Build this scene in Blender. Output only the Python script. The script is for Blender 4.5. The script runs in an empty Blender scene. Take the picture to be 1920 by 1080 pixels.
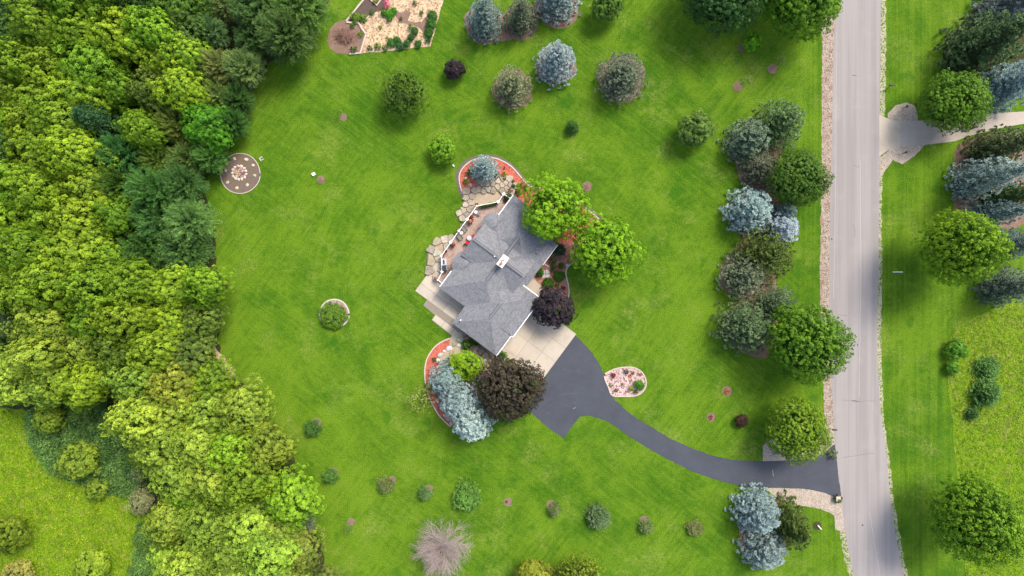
import bpy, bmesh, math, random
import numpy as np
from mathutils import Vector, geometry

SC = bpy.context.scene
COL = SC.collection
R_ = math.radians

# ------------------------------------------------------------------ camera, sky, sun, exposure
CAM_H = 100.0
S = 150.0 / 1920.0
cam_d = bpy.data.cameras.new('camera'); cam = bpy.data.objects.new('camera', cam_d); COL.objects.link(cam)
cam.location = (0, 0, CAM_H); cam.rotation_euler = (0, 0, 0)
cam_d.sensor_width = 36; cam_d.lens = 24.0; cam_d.clip_start = 0.5; cam_d.clip_end = 3000
SC.camera = cam

SUN_DIR = Vector((0.40, 0.48, 0.88)).normalized()
elev = math.asin(SUN_DIR.z); azim = math.atan2(SUN_DIR.x, SUN_DIR.y)
world = bpy.data.worlds.new('World'); SC.world = world; world.use_nodes = True
wn = world.node_tree
sky = wn.nodes.new('ShaderNodeTexSky'); sky.sky_type = 'NISHITA'; sky.sun_disc = False
sky.sun_elevation = elev; sky.sun_rotation = azim; sky.dust_density = 3.0
bg = wn.nodes['Background']; bg.inputs[1].default_value = 0.15
wn.links.new(sky.outputs[0], bg.inputs[0])
sl = bpy.data.lights.new('sun', 'SUN'); sl.energy = 1.85; sl.angle = R_(17); sl.color = (1.0, 0.955, 0.88)
so = bpy.data.objects.new('sun', sl); COL.objects.link(so)
so.rotation_euler = (-SUN_DIR).to_track_quat('-Z', 'Y').to_euler(); so.location = (60, 80, 120)
SC.view_settings.view_transform = 'Standard'; SC.view_settings.look = 'None'
SC.view_settings.gamma = 1; SC.view_settings.use_curve_mapping = False
SC.view_settings.exposure = 1.02
SC.cycles.max_bounces = 6; SC.cycles.transparent_max_bounces = 4

# ------------------------------------------------------------------ helpers
rng = np.random.default_rng(7)
random.seed(7)

def W(px, py, z=0.0):
    """where the line of sight through a photo pixel reaches height z"""
    k = (CAM_H - z) / CAM_H
    return ((px - 960) * S * k, (540 - py) * S * k, z)

def tag(o, label=None, cat=None, group=None, kind=None):
    if label: o['label'] = label
    if cat: o['category'] = cat
    if group: o['group'] = group
    if kind: o['kind'] = kind
    return o

def empty(name, loc, label, cat, group=None, rz=0):
    o = bpy.data.objects.new(name, None); COL.objects.link(o)
    o.location = loc; o.rotation_euler = (0, 0, rz); o.empty_display_size = 0.3
    return tag(o, label, cat, group)

def link(name, me, parent=None, mat=None):
    o = bpy.data.objects.new(name, me); COL.objects.link(o)
    if parent: o.parent = parent
    if mat and not me.materials: me.materials.append(mat)
    return o

def mesh_np(name, V, F, mat=None, attr=None, smooth=False):
    """V (n,3), F (m,k) with k 3 or 4"""
    me = bpy.data.meshes.new(name)
    V = np.asarray(V, np.float32); F = np.asarray(F, np.int32)
    m, k = F.shape
    me.vertices.add(len(V)); me.vertices.foreach_set('co', V.ravel())
    me.loops.add(m * k); me.loops.foreach_set('vertex_index', F.ravel())
    me.polygons.add(m)
    me.polygons.foreach_set('loop_start', np.arange(0, m * k, k, dtype=np.int32))
    if attr is not None:
        a = me.attributes.new('tone_shade', 'FLOAT', 'POINT'); a.data.foreach_set('value', np.asarray(attr, np.float32))
    if smooth: me.polygons.foreach_set('use_smooth', np.ones(m, bool))
    me.update(calc_edges=True)
    if mat: me.materials.append(mat)
    return me

class MB:
    def __init__(s): s.v = []; s.f = []
    def add(s, V, F):
        n = len(s.v); s.v += [tuple(p) for p in V]; s.f += [tuple(i + n for i in f) for f in F]; return s
    def box(s, c, d, rz=0, taper=1.0):
        x, y, z = d[0] / 2, d[1] / 2, d[2] / 2; cs, sn = math.cos(rz), math.sin(rz); V = []
        for zz, t in ((-z, 1), (z, taper)):
            for a, b in ((-x, -y), (x, -y), (x, y), (-x, y)):
                a *= t; b *= t; V.append((c[0] + a * cs - b * sn, c[1] + a * sn + b * cs, c[2] + zz))
        return s.add(V, [(3, 2, 1, 0), (4, 5, 6, 7), (0, 1, 5, 4), (1, 2, 6, 5), (2, 3, 7, 6), (3, 0, 4, 7)])
    def cyl(s, c, r0, r1, h, n=10, r_in=None):
        V = []; F = []
        for r, z in ((r0, 0), (r1, h)):
            for i in range(n):
                a = 2 * math.pi * i / n; V.append((c[0] + r * math.cos(a), c[1] + r * math.sin(a), c[2] + z))
        F += [(i, (i + 1) % n, n + (i + 1) % n, n + i) for i in range(n)]
        F.append(tuple(range(n - 1, -1, -1))); F.append(tuple(range(n, 2 * n)))
        return s.add(V, F)
    def tube(s, p, q, r0, r1=None, n=6):
        r1 = r0 if r1 is None else r1
        p = Vector(p); q = Vector(q); d = (q - p).normalized()
        a = d.orthogonal().normalized(); b = d.cross(a); V = []
        for c, r in ((p, r0), (q, r1)):
            for i in range(n):
                t = 2 * math.pi * i / n; V.append(c + a * (r * math.cos(t)) + b * (r * math.sin(t)))
        return s.add(V, [(i, (i + 1) % n, n + (i + 1) % n, n + i) for i in range(n)] + [tuple(range(n - 1, -1, -1)), tuple(range(n, 2 * n))])
    def prism(s, poly, z0, z1, inset=0.0):
        """poly world xy ccw or cw, extruded with optional top inset (chamfer)"""
        n = len(poly); A = sum(poly[i][0] * poly[(i + 1) % n][1] - poly[(i + 1) % n][0] * poly[i][1] for i in range(n))
        if A < 0: poly = poly[::-1]
        cx = sum(p[0] for p in poly) / n; cy = sum(p[1] for p in poly) / n
        V = [(x, y, z0) for x, y in poly]; F = []
        if inset:
            V += [(x, y, z1 - inset) for x, y in poly]
            for x, y in poly:
                L = math.hypot(x - cx, y - cy) or 1; k = max(0.2, 1 - inset / L); V.append((cx + (x - cx) * k, cy + (y - cy) * k, z1))
            F += [(i, (i + 1) % n, n + (i + 1) % n, n + i) for i in range(n)]
            F += [(n + i, n + (i + 1) % n, 2 * n + (i + 1) % n, 2 * n + i) for i in range(n)]; top = 2 * n
        else:
            V += [(x, y, z1) for x, y in poly]
            F += [(i, (i + 1) % n, n + (i + 1) % n, n + i) for i in range(n)]; top = n
        tris = geometry.tessellate_polygon([[Vector((x, y, 0)) for x, y in poly]])
        for t in tris:
            a, b, c = [Vector(poly[i]) for i in t]
            ar = (b - a).x * (c - a).y - (b - a).y * (c - a).x
            t = t if ar > 0 else t[::-1]
            F.append(tuple(top + i for i in t)); F.append(tuple(i for i in t[::-1]))
        return s.add(V, F)
    def strip(s, pts, w, z0, z1):
        """wall-like strip following a polyline (world xy)"""
        P = [Vector(p[:2]) for p in pts]; n = len(P); L = []; Rr = []
        for i in range(n):
            d = (P[min(i + 1, n - 1)] - P[max(i - 1, 0)]).normalized(); nn = Vector((-d.y, d.x)) * w / 2
            L.append(P[i] + nn); Rr.append(P[i] - nn)
        for i in range(n - 1):
            V = [(*Rr[i], z0), (*Rr[i + 1], z0), (*L[i + 1], z0), (*L[i], z0), (*Rr[i], z1), (*Rr[i + 1], z1), (*L[i + 1], z1), (*L[i], z1)]
            F = [(3, 2, 1, 0), (4, 5, 6, 7), (0, 1, 5, 4), (2, 3, 7, 6)]
            if i == 0: F.append((3, 0, 4, 7))
            if i == n - 2: F.append((1, 2, 6, 5))
            s.add(V, F)
        return s
    def mesh(s, name, mat=None, smooth=False):
        me = bpy.data.meshes.new(name); me.from_pydata(s.v, [], s.f)
        if smooth: me.polygons.foreach_set('use_smooth', [True] * len(me.polygons))
        if mat: me.materials.append(mat)
        return me
    def build(s, name, mat, parent=None, smooth=False):
        return link(name, s.mesh(name, mat, smooth), parent)

def catmull(pts, n=6, closed=True):
    out = []; N = len(pts)
    rngi = range(N) if closed else range(N - 1)
    for i in rngi:
        if closed: p = [pts[(i + k - 1) % N] for k in range(4)]
        else: p = [pts[min(max(i + k - 1, 0), N - 1)] for k in range(4)]
        for j in range(n):
            t = j / n; t2 = t * t; t3 = t2 * t
            out.append(tuple(0.5 * (2 * p[1][c] + (p[2][c] - p[0][c]) * t + (2 * p[0][c] - 5 * p[1][c] + 4 * p[2][c] - p[3][c]) * t2 + (3 * p[1][c] - p[0][c] - 3 * p[2][c] + p[3][c]) * t3) for c in (0, 1)))
    if not closed: out.append(tuple(pts[-1]))
    return out

def dense(pts, step=6.0, jit=0.0, closed=True):
    out = []; N = len(pts); r = random.Random(len(pts) * 13 + int(pts[0][0]))
    for i in range(N if closed else N - 1):
        a, b = pts[i], pts[(i + 1) % N]; L = math.hypot(b[0] - a[0], b[1] - a[1]); m = max(1, int(L / step))
        for j in range(m):
            t = j / m; out.append((a[0] + (b[0] - a[0]) * t + r.uniform(-jit, jit), a[1] + (b[1] - a[1]) * t + r.uniform(-jit, jit)))
    if not closed: out.append(tuple(pts[-1]))
    return out

def wpoly(pts, z=0.0): return [W(x, y, z)[:2] for x, y in pts]

def sheet(name, pts, z, mat, kind='structure', parent=None):
    P = wpoly(pts); n = len(P); V = [(x, y, z) for x, y in P]; F = []
    for t in geometry.tessellate_polygon([[Vector((x, y, 0)) for x, y in P]]):
        a, b, c = [Vector(P[i]) for i in t]
        F.append(tuple(t) if (b - a).x * (c - a).y - (b - a).y * (c - a).x > 0 else tuple(t[::-1]))
    me = bpy.data.meshes.new(name); me.from_pydata(V, [], F); me.materials.append(mat)
    o = link(name, me, parent)
    if kind and not parent: o['kind'] = kind
    return o

def slab(name, pts, z0, z1, mat, parent=None, kind='structure', inset=0.0):
    o = MB().prism(wpoly(pts), z0, z1, inset).build(name, mat, parent)
    if kind and not parent: o['kind'] = kind
    return o

# ------------------------------------------------------------------ materials
def srgb(r, g, b):
    f = lambda c: (c / 255 / 12.92) if c / 255 <= 0.04045 else ((c / 255 + 0.055) / 1.055) ** 2.4
    return (f(r), f(g), f(b), 1)

class NT:
    def __init__(s, name, rough=0.85, spec=0.25):
        s.m = bpy.data.materials.new(name); s.m.use_nodes = True; s.t = s.m.node_tree
        s.b = s.t.nodes['Principled BSDF']; s.b.inputs['Roughness'].default_value = rough
        s.b.inputs['Specular IOR Level'].default_value = spec
        s.geo = s.t.nodes.new('ShaderNodeNewGeometry'); s.pos = s.geo.outputs['Position']
    def set(s, node, **kw):
        for k, v in kw.items(): setattr(node, k, v)
        return node
    def lk(s, a, b): s.t.links.new(a, b)
    def inp(s, sock, v):
        if isinstance(v, (int, float)): sock.default_value = v
        elif isinstance(v, tuple):
            sock.default_value = (v if len(v) == len(sock.default_value) else (*v, 1))
        else: s.lk(v, sock)
    def mapping(s, vec=None, scale=(1, 1, 1), rot=(0, 0, 0), loc=(0, 0, 0)):
        if rot != (0, 0, 0) and scale != (1, 1, 1):
            vec = s.mapping(vec, rot=rot); rot = (0, 0, 0)
        n = s.t.nodes.new('ShaderNodeMapping'); s.lk(vec or s.pos, n.inputs[0])
        n.inputs['Scale'].default_value = scale; n.inputs['Rotation'].default_value = rot; n.inputs['Location'].default_value = loc
        return n.outputs[0]
    def noise(s, scale, detail=3, rough=0.55, vec=None, dist=0.0):
        n = s.t.nodes.new('ShaderNodeTexNoise'); s.lk(vec or s.pos, n.inputs['Vector'])
        n.inputs['Scale'].default_value = scale; n.inputs['Detail'].default_value = detail
        n.inputs['Roughness'].default_value = rough; n.inputs['Distortion'].default_value = dist
        return n.outputs['Fac']
    def vor(s, scale, out='Color', vec=None, feature='F1'):
        n = s.t.nodes.new('ShaderNodeTexVoronoi'); n.feature = feature; s.lk(vec or s.pos, n.inputs['Vector'])
        n.inputs['Scale'].default_value = scale; return n.outputs[out]
    def ramp(s, fac, lo, hi, a=0.0, b=1.0):
        n = s.t.nodes.new('ShaderNodeMapRange'); n.interpolation_type = 'SMOOTHSTEP'; s.lk(fac, n.inputs[0])
        n.inputs[1].default_value = lo; n.inputs[2].default_value = hi; n.inputs[3].default_value = a; n.inputs[4].default_value = b
        return n.outputs[0]
    def mix(s, fac, a, b, mode='MIX'):
        n = s.t.nodes.new('ShaderNodeMix'); n.data_type = 'RGBA'; n.blend_type = mode
        s.inp(n.inputs[0], fac); s.inp(n.inputs[6], a); s.inp(n.inputs[7], b); return n.outputs[2]
    def math(s, op, a, b=0.0, c=0.0):
        n = s.t.nodes.new('ShaderNodeMath'); n.operation = op; s.inp(n.inputs[0], a); s.inp(n.inputs[1], b); s.inp(n.inputs[2], c); return n.outputs[0]
    def bump(s, h, strength=0.5, dist=0.05):
        n = s.t.nodes.new('ShaderNodeBump'); n.inputs['Strength'].default_value = strength; n.inputs['Distance'].default_value = dist
        s.lk(h, n.inputs['Height']); s.lk(n.outputs[0], s.b.inputs['Normal']); return n.outputs[0]
    def col(s, c): s.inp(s.b.inputs['Base Color'], c); return s

def M_lawn():
    n = NT('lawn_grass', 0.9, 0.1)
    big = n.noise(0.055, 3, 0.6); mid = n.noise(0.22, 4, 0.62, dist=0.6); sm = n.noise(1.3, 4, 0.7); fine = n.noise(6.5, 3, 0.75)
    # mowing strokes in two directions and rings round the house
    st1 = n.noise(1.0, 3, 0.6, n.mapping(scale=(2.2, 0.16, 1), rot=(0, 0, R_(-52))))
    st2 = n.noise(1.0, 3, 0.6, n.mapping(scale=(2.2, 0.16, 1), rot=(0, 0, R_(38))))
    stv = n.noise(1.0, 2, 0.5, n.mapping(scale=(1.9, 0.035, 1)))
    sx = n.t.nodes.new('ShaderNodeSeparateXYZ'); n.lk(n.pos, sx.inputs[0])
    cx = n.math('ADD', sx.outputs[0], 1.0); cy = n.math('ADD', sx.outputs[1], 2.0)
    rad = n.math('SQRT', n.math('ADD', n.math('MULTIPLY', cx, cx), n.math('MULTIPLY', cy, cy)))
    cmb = n.t.nodes.new('ShaderNodeCombineXYZ'); n.lk(rad, cmb.inputs[0]); n.lk(n.math('MULTIPLY', n.math('ARCTAN2', cy, cx), 1.2), cmb.inputs[1])
    ring = n.noise(1.5, 3, 0.6, cmb.outputs[0])
    ringmask = n.math('MULTIPLY', n.ramp(rad, 15, 21), n.ramp(rad, 34, 27))
    roadmask = n.ramp(sx.outputs[0], 40.5, 43.0)
    s = n.math('ADD', n.math('MULTIPLY', st1, 0.5), n.math('MULTIPLY', st2, 0.5))
    s = n.mix(n.ramp(big, 0.4, 0.6), st1, st2)
    s = n.mix(n.math('MULTIPLY', ringmask, 0.45), s, ring)
    s = n.mix(n.math('MULTIPLY', roadmask, 0.8), s, stv)
    t = n.math('ADD', n.math('MULTIPLY', mid, 0.27), n.math('MULTIPLY', sm, 0.22))
    t = n.math('ADD', t, n.math('MULTIPLY', s, 0.30)); t = n.math('ADD', t, n.math('MULTIPLY', fine, 0.21))
    t = n.math('ADD', t, n.math('MULTIPLY', n.math('SUBTRACT', big, 0.5), 0.30))
    # thinner, paler turf towards the south-west of the plot
    dx = n.math('ADD', sx.outputs[0], 34.0); dy = n.math('ADD', sx.outputs[1], 30.0)
    thin = n.ramp(n.math('SQRT', n.math('ADD', n.math('MULTIPLY', dx, dx), n.math('MULTIPLY', dy, dy))), 42, 8)
    t = n.math('ADD', t, n.math('MULTIPLY', thin, 0.045))
    f = n.ramp(t, 0.375, 0.625)
    c = n.mix(f, LAWN_D, LAWN_L)
    dry = n.math('MULTIPLY', n.ramp(n.noise(0.16, 4, 0.7), 0.50, 0.70), n.ramp(n.noise(2.4, 3, 0.7), 0.36, 0.66))
    c = n.mix(n.math('MULTIPLY', dry, 0.55), c, LAWN_DRY)
    lush = n.ramp(n.noise(0.30, 2, 0.5, n.mapping(loc=(31, 7, 0))), 0.62, 0.72)
    c = n.mix(n.math('MULTIPLY', lush, 0.5), c, LAWN_LUSH)
    c = n.mix(1.0, c, n.mix(n.ramp(fine, 0.3, 0.7), (0.72, 0.72, 0.72), (1.25, 1.25, 1.25)), 'MULTIPLY')
    n.col(c)
    n.bump(n.math('ADD', n.math('MULTIPLY', n.noise(9, 3, 0.8), 0.6), n.math('MULTIPLY', sm, 0.5)), 0.8, 0.16)
    return n.m
LAWN_D = (0.040, 0.112, 0.0042); LAWN_L = (0.116, 0.204, 0.010); LAWN_DRY = (0.24, 0.27, 0.055); LAWN_LUSH = (0.025, 0.110, 0.004)

def M_meadow():
    n = NT('meadow_ground', 0.95, 0.05)
    a = n.noise(0.35, 4, 0.7); b = n.noise(3.0, 4, 0.75); g = n.noise(0.9, 3, 0.6)
    c = n.mix(n.ramp(b, 0.35, 0.65), (0.10, 0.20, 0.008), (0.22, 0.33, 0.015))
    c = n.mix(n.math('MULTIPLY', n.ramp(g, 0.5, 0.68), 0.7), c, (0.27, 0.27, 0.06))
    c = n.mix(n.math('MULTIPLY', n.ramp(a, 0.58, 0.72), 0.6), c, (0.17, 0.15, 0.06))
    n.col(c); n.bump(b, 1.0, 0.3); return n.m

def M_ground(name, c1, c2, c3=None, s1=5.0, s2=0.5, bump=0.06, stain=0.5, rough=0.95):
    n = NT(name, rough, 0.1)
    a = n.noise(s1, 4, 0.8); b = n.noise(s2, 4, 0.65)
    c = n.mix(n.ramp(a, 0.33, 0.67), c1, c2)
    if c3: c = n.mix(n.math('MULTIPLY', n.ramp(b, 0.48, 0.66), stain), c, c3)
    n.col(c); n.bump(a, 0.8, bump); return n.m

def M_chips(name, c1, c2, c3, scale=9.0, bump=0.04, stain=None):
    n = NT(name, 0.95, 0.08)
    v = n.vor(scale); hs = n.t.nodes.new('ShaderNodeSeparateColor'); n.lk(v, hs.inputs[0])
    c = n.mix(hs.outputs[0], c1, c2); c = n.mix(n.ramp(hs.outputs[1], 0.72, 0.8), c, c3)
    c = n.mix(1.0, c, n.mix(n.noise(0.8, 4, 0.6), (0.7, 0.7, 0.7), (1.3, 1.3, 1.3)), 'MULTIPLY')
    if stain: c = n.mix(n.ramp(n.noise(0.7, 4, 0.7), 0.5, 0.64, 0, 0.8), c, stain)
    n.col(c); n.bump(n.vor(scale, 'Distance'), 0.9, bump); return n.m

def M_road():
    n = NT('road_asphalt', 0.9, 0.2)
    g = n.noise(22, 3, 0.8); b = n.noise(0.25, 4, 0.6)
    ln = n.noise(1.0, 3, 0.55, n.mapping(scale=(1.1, 0.03, 1)), dist=0.3)
    ln2 = n.noise(1.0, 2, 0.55, n.mapping(scale=(6.0, 0.05, 1)), dist=0.3)
    c = n.mix(n.ramp(ln, 0.35, 0.65), (0.250, 0.224, 0.207), (0.292, 0.262, 0.242))
    c = n.mix(n.math('MULTIPLY', n.ramp(ln2, 0.5, 0.75), 0.35), c, (0.335, 0.30, 0.275))
    c = n.mix(n.math('MULTIPLY', n.ramp(b, 0.5, 0.7), 0.35), c, (0.33, 0.295, 0.26))
    c = n.mix(1.0, c, n.mix(g, (0.8, 0.8, 0.8), (1.2, 1.2, 1.2)), 'MULTIPLY')
    n.col(c); n.bump(g, 0.4, 0.01); return n.m

def M_blacktop():
    n = NT('fresh_asphalt', 0.7, 0.35)
    g = n.noise(25, 3, 0.8); b = n.noise(0.5, 5, 0.65); w = n.noise(1.0, 4, 0.7, n.mapping(scale=(0.5, 2.2, 1), rot=(0, 0, R_(20))), dist=1.0)
    c = n.mix(b, (0.043, 0.048, 0.059), (0.056, 0.061, 0.073))
    c = n.mix(n.ramp(w, 0.58, 0.78, 0, 0.5), c, (0.11, 0.10, 0.10))
    c = n.mix(1.0, c, n.mix(n.noise(0.25, 5, 0.7), (0.7, 0.7, 0.7), (1.3, 1.3, 1.28)), 'MULTIPLY')
    v = n.noise(2.2, 3, 0.7); c = n.mix(n.ramp(v, 0.70, 0.76, 0, 0.5), c, (0.15, 0.145, 0.14))
    c = n.mix(1.0, c, n.mix(g, (0.75, 0.75, 0.75), (1.25, 1.25, 1.25)), 'MULTIPLY')
    n.col(c); n.bump(g, 0.5, 0.01); return n.m

def M_concrete(name='concrete', c1=(0.46, 0.395, 0.31), c2=(0.38, 0.32, 0.245), stain=(0.34, 0.25, 0.18)):
    n = NT(name, 0.85, 0.2)
    a = n.noise(0.35, 5, 0.65); b = n.noise(14, 3, 0.7); d = n.noise(0.9, 4, 0.7)
    c = n.mix(n.ramp(a, 0.4, 0.75), c1, c2); c = n.mix(n.ramp(d, 0.6, 0.8, 0, 0.5), c, stain)
    c = n.mix(1.0, c, n.mix(b, (0.88, 0.88, 0.88), (1.12, 1.12, 1.12)), 'MULTIPLY')
    oi = n.t.nodes.new('ShaderNodeObjectInfo')
    c = n.mix(1.0, c, n.mix(oi.outputs['Random'], (0.93, 0.93, 0.93), (1.07, 1.06, 1.04)), 'MULTIPLY')
    n.col(c); n.bump(b, 0.3, 0.01); return n.m

def M_shingle():
    n = NT('asphalt_shingles', 0.9, 0.15)
    uv = n.t.nodes.new('ShaderNodeUVMap')
    br = n.t.nodes.new('ShaderNodeTexBrick'); n.lk(uv.outputs[0], br.inputs['Vector'])
    br.inputs['Scale'].default_value = 1.0; br.inputs['Brick Width'].default_value = 0.33; br.inputs['Row Height'].default_value = 0.165
    br.inputs['Mortar Size'].default_value = 0.008; br.inputs['Color1'].default_value = (0.155, 0.154, 0.160, 1)
    br.inputs['Color2'].default_value = (0.225, 0.222, 0.226, 1); br.inputs['Mortar'].default_value = (0.11, 0.11, 0.12, 1)
    sp = n.noise(11, 3, 0.85, uv.outputs[0]); st = n.noise(0.35, 4, 0.6)
    sl_ = n.noise(5.0, 3, 0.7, n.mapping(uv.outputs[0], scale=(1.6, 0.5, 1)))
    c = n.mix(1.0, br.outputs['Color'], n.mix(n.ramp(sp, 0.3, 0.7), (0.7, 0.7, 0.7), (1.35, 1.35, 1.32)), 'MULTIPLY')
    c = n.mix(n.ramp(sl_, 0.56, 0.72, 0, 0.35), c, (0.28, 0.275, 0.27))
    c = n.mix(1.0, c, n.mix(st, (0.82, 0.82, 0.84), (1.15, 1.15, 1.13)), 'MULTIPLY')
    n.col(c); n.bump(br.outputs['Fac'], -0.6, 0.02); return n.m

def M_plain(name, c, var=0.15, scale=6.0, rough=0.6, spec=0.3, metal=0.0, bump=0.0):
    n = NT(name, rough, spec); a = n.noise(scale, 4, 0.7)
    lo = tuple(x * (1 - var) for x in c[:3]); hi = tuple(min(1, x * (1 + var)) for x in c[:3])
    n.col(n.mix(a, lo, hi)); n.b.inputs['Metallic'].default_value = metal
    if bump: n.bump(a, 0.6, bump)
    return n.m

def M_objcol(name, rough=0.85, var=0.35, scale=4.0, bump=0.03):
    """stone, wood and cloth whose colour is each object's own"""
    n = NT(name, rough, 0.2); oi = n.t.nodes.new('ShaderNodeObjectInfo'); a = n.noise(scale, 4, 0.75)
    c = n.mix(1.0, oi.outputs['Color'], n.mix(n.ramp(a, 0.25, 0.75), (1 - var,) * 3, (1 + var,) * 3), 'MULTIPLY')
    n.col(c); n.bump(a, 0.6, bump); return n.m

def M_leaf(name, lo=(0.42, 0.56, 0.46), hi=(2.05, 1.78, 1.35), trans=0.34):  # lo end carries painted shade of the crown interior, hi the lightened tips
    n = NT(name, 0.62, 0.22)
    oi = n.t.nodes.new('ShaderNodeObjectInfo'); at = n.t.nodes.new('ShaderNodeAttribute'); at.attribute_name = 'tone_shade'
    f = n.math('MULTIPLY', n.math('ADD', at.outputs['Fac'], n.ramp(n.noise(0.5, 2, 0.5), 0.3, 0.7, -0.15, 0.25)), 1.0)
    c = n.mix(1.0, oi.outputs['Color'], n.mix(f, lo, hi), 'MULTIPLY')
    n.col(c)
    tr = n.t.nodes.new('ShaderNodeBsdfTranslucent'); n.lk(c, tr.inputs[0])
    mx = n.t.nodes.new('ShaderNodeMixShader'); mx.inputs[0].default_value = trans
    out = n.t.nodes['Material Output']; n.lk(n.b.outputs[0], mx.inputs[1]); n.lk(tr.outputs[0], mx.inputs[2]); n.lk(mx.outputs[0], out.inputs[0])
    return n.m

MAT = dict(
    lawn=M_lawn(), meadow=M_meadow(), road=M_road(), blacktop=M_blacktop(), concrete=M_concrete(), shingle=M_shingle(),
    drive2=M_concrete('old_drive_surface', (0.42, 0.355, 0.29), (0.33, 0.28, 0.235), (0.20, 0.175, 0.155)),
    gravel=M_chips('shoulder_gravel', (0.38, 0.31, 0.24), (0.47, 0.39, 0.31), (0.25, 0.20, 0.145), 11.0, 0.05),
    gravel_brown=M_chips('brown_shoulder_gravel', (0.30, 0.235, 0.18), (0.41, 0.34, 0.275), (0.18, 0.12, 0.08), 8.0, 0.05, (0.23, 0.14, 0.09)),
    verge=M_chips('verge_gravel', (0.30, 0.28, 0.17), (0.40, 0.36, 0.24), (0.08, 0.15, 0.015), 6.0, 0.05, (0.13, 0.19, 0.03)),
    red=M_chips('red_mulch', (0.42, 0.105, 0.07), (0.55, 0.16, 0.105), (0.28, 0.065, 0.045), 10, 0.04),
    redmix=M_chips('faded_red_mulch', (0.34, 0.12, 0.08), (0.42, 0.20, 0.15), (0.16, 0.09, 0.06), 9, 0.04, (0.30, 0.20, 0.15)),
    pink=M_chips('pink_stone_mulch', (0.42, 0.28, 0.25), (0.55, 0.42, 0.38), (0.22, 0.12, 0.10), 5, 0.06),
    straw=M_chips('straw_mulch', (0.46, 0.33, 0.19), (0.58, 0.44, 0.28), (0.27, 0.18, 0.10), 5.0, 0.06, (0.38, 0.24, 0.15)),
    soil=M_ground('dark_soil', (0.085, 0.055, 0.045), (0.13, 0.095, 0.075), (0.05, 0.07, 0.02), 6, 1.0),
    mulch=M_ground('brown_mulch', (0.15, 0.09, 0.06), (0.25, 0.165, 0.12), (0.30, 0.19, 0.14), 9, 0.9),
    firebed=M_ground('fire_pit_soil', (0.125, 0.092, 0.070), (0.185, 0.140, 0.108), (0.20, 0.12, 0.05), 8, 0.6),
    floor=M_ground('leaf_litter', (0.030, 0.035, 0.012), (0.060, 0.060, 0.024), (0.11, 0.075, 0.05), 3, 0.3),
    sand=M_ground('tan_gravel', (0.34, 0.26, 0.17), (0.44, 0.35, 0.24), (0.28, 0.21, 0.14), 8, 0.8, 0.03),
    paver=M_chips('terrace_pavers', (0.34, 0.24, 0.185), (0.42, 0.31, 0.25), (0.30, 0.20, 0.16), 7, 0.01),
    bark=M_plain('bark', (0.10, 0.075, 0.055), 0.4, 8, 0.95, 0.1, bump=0.04),
    pale_bark=M_plain('bare_twig_bark', (0.42, 0.325, 0.30), 0.3, 8, 0.9, 0.1),
    white=M_plain('white_paint', (0.78, 0.76, 0.72), 0.05, 3, 0.5),
    siding=M_plain('cream_siding', (0.55, 0.50, 0.42), 0.08, 3, 0.7),
    glass=M_plain('window_glass', (0.03, 0.035, 0.04), 0.1, 2, 0.1, 0.5),
    black=M_plain('black_enamel', (0.022, 0.022, 0.025), 0.2, 5, 0.4, 0.5),
    steel=M_plain('brushed_steel', (0.55, 0.55, 0.56), 0.1, 9, 0.35, 0.5, 0.6),
    red_cloth=M_plain('red_cloth', (0.55, 0.012, 0.03), 0.15, 6, 0.8),
    grey_cloth=M_plain('grey_mesh_cloth', (0.19, 0.17, 0.15), 0.2, 12, 0.8),
    terracotta=M_plain('terracotta', (0.42, 0.12, 0.06), 0.2, 6, 0.8),
    dark_metal=M_plain('dark_metal', (0.05, 0.05, 0.055), 0.2, 6, 0.5, 0.4),
    stone=M_objcol('weathered_stone', 0.92, 0.28, 3.0, 0.05), paint=M_objcol('plain_coloured', 0.7, 0.12, 5, 0.0),
    timber=M_plain('weathered_timber', (0.50, 0.40, 0.33), 0.2, 6, 0.85, 0.1),
    curb=M_plain('edging_concrete', (0.50, 0.43, 0.36), 0.15, 5, 0.9, 0.1),
    curb_dark=M_plain('dark_trench_edging', (0.13, 0.115, 0.085), 0.35, 3, 0.95, 0.1),
    joint=M_plain('slab_joint', (0.24, 0.20, 0.15), 0.2, 3, 0.9),
    ringm=M_plain('ring_edge', (0.19, 0.17, 0.10), 0.3, 6, 0.95),
    leaf=M_leaf('leaves'), needle=M_leaf('needles', (0.42, 0.50, 0.50), (1.80, 1.68, 1.6), 0.15),
    flower=M_leaf('petals', (0.8, 0.8, 0.8), (1.2, 1.2, 1.2), 0.2),
)

# ------------------------------------------------------------------ foliage generators
def norm(a): return a / (np.linalg.norm(a, axis=1, keepdims=True) + 1e-9)

def leaves_np(P, D, L, Wd, tone_shade, r, bend=0.12, upn=0.5, N=None):
    """rhombic leaf blades at P pointing along D; length L, width Wd (arrays)"""
    n = len(P); D = norm(D)
    up = r.normal(size=(n, 3)) * (1 - upn) + np.array([0, 0, 1.0]) * upn
    if N is not None: up = norm(N) + r.normal(size=(n, 3)) * 0.30
    side = norm(np.cross(D, up)); nn = np.cross(side, D)
    L = np.broadcast_to(L, (n,))[:, None]; Wd = np.broadcast_to(Wd, (n,))[:, None]
    a = P; b = P + D * L * 0.5 + side * Wd / 2 - nn * L * bend; c = P + D * L; d = P + D * L * 0.5 - side * Wd / 2 - nn * L * bend
    V = np.stack([a, b, c, d], 1).reshape(-1, 3); F = np.arange(4 * n).reshape(n, 4)
    return V, F, np.repeat(tone_shade, 4)

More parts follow.
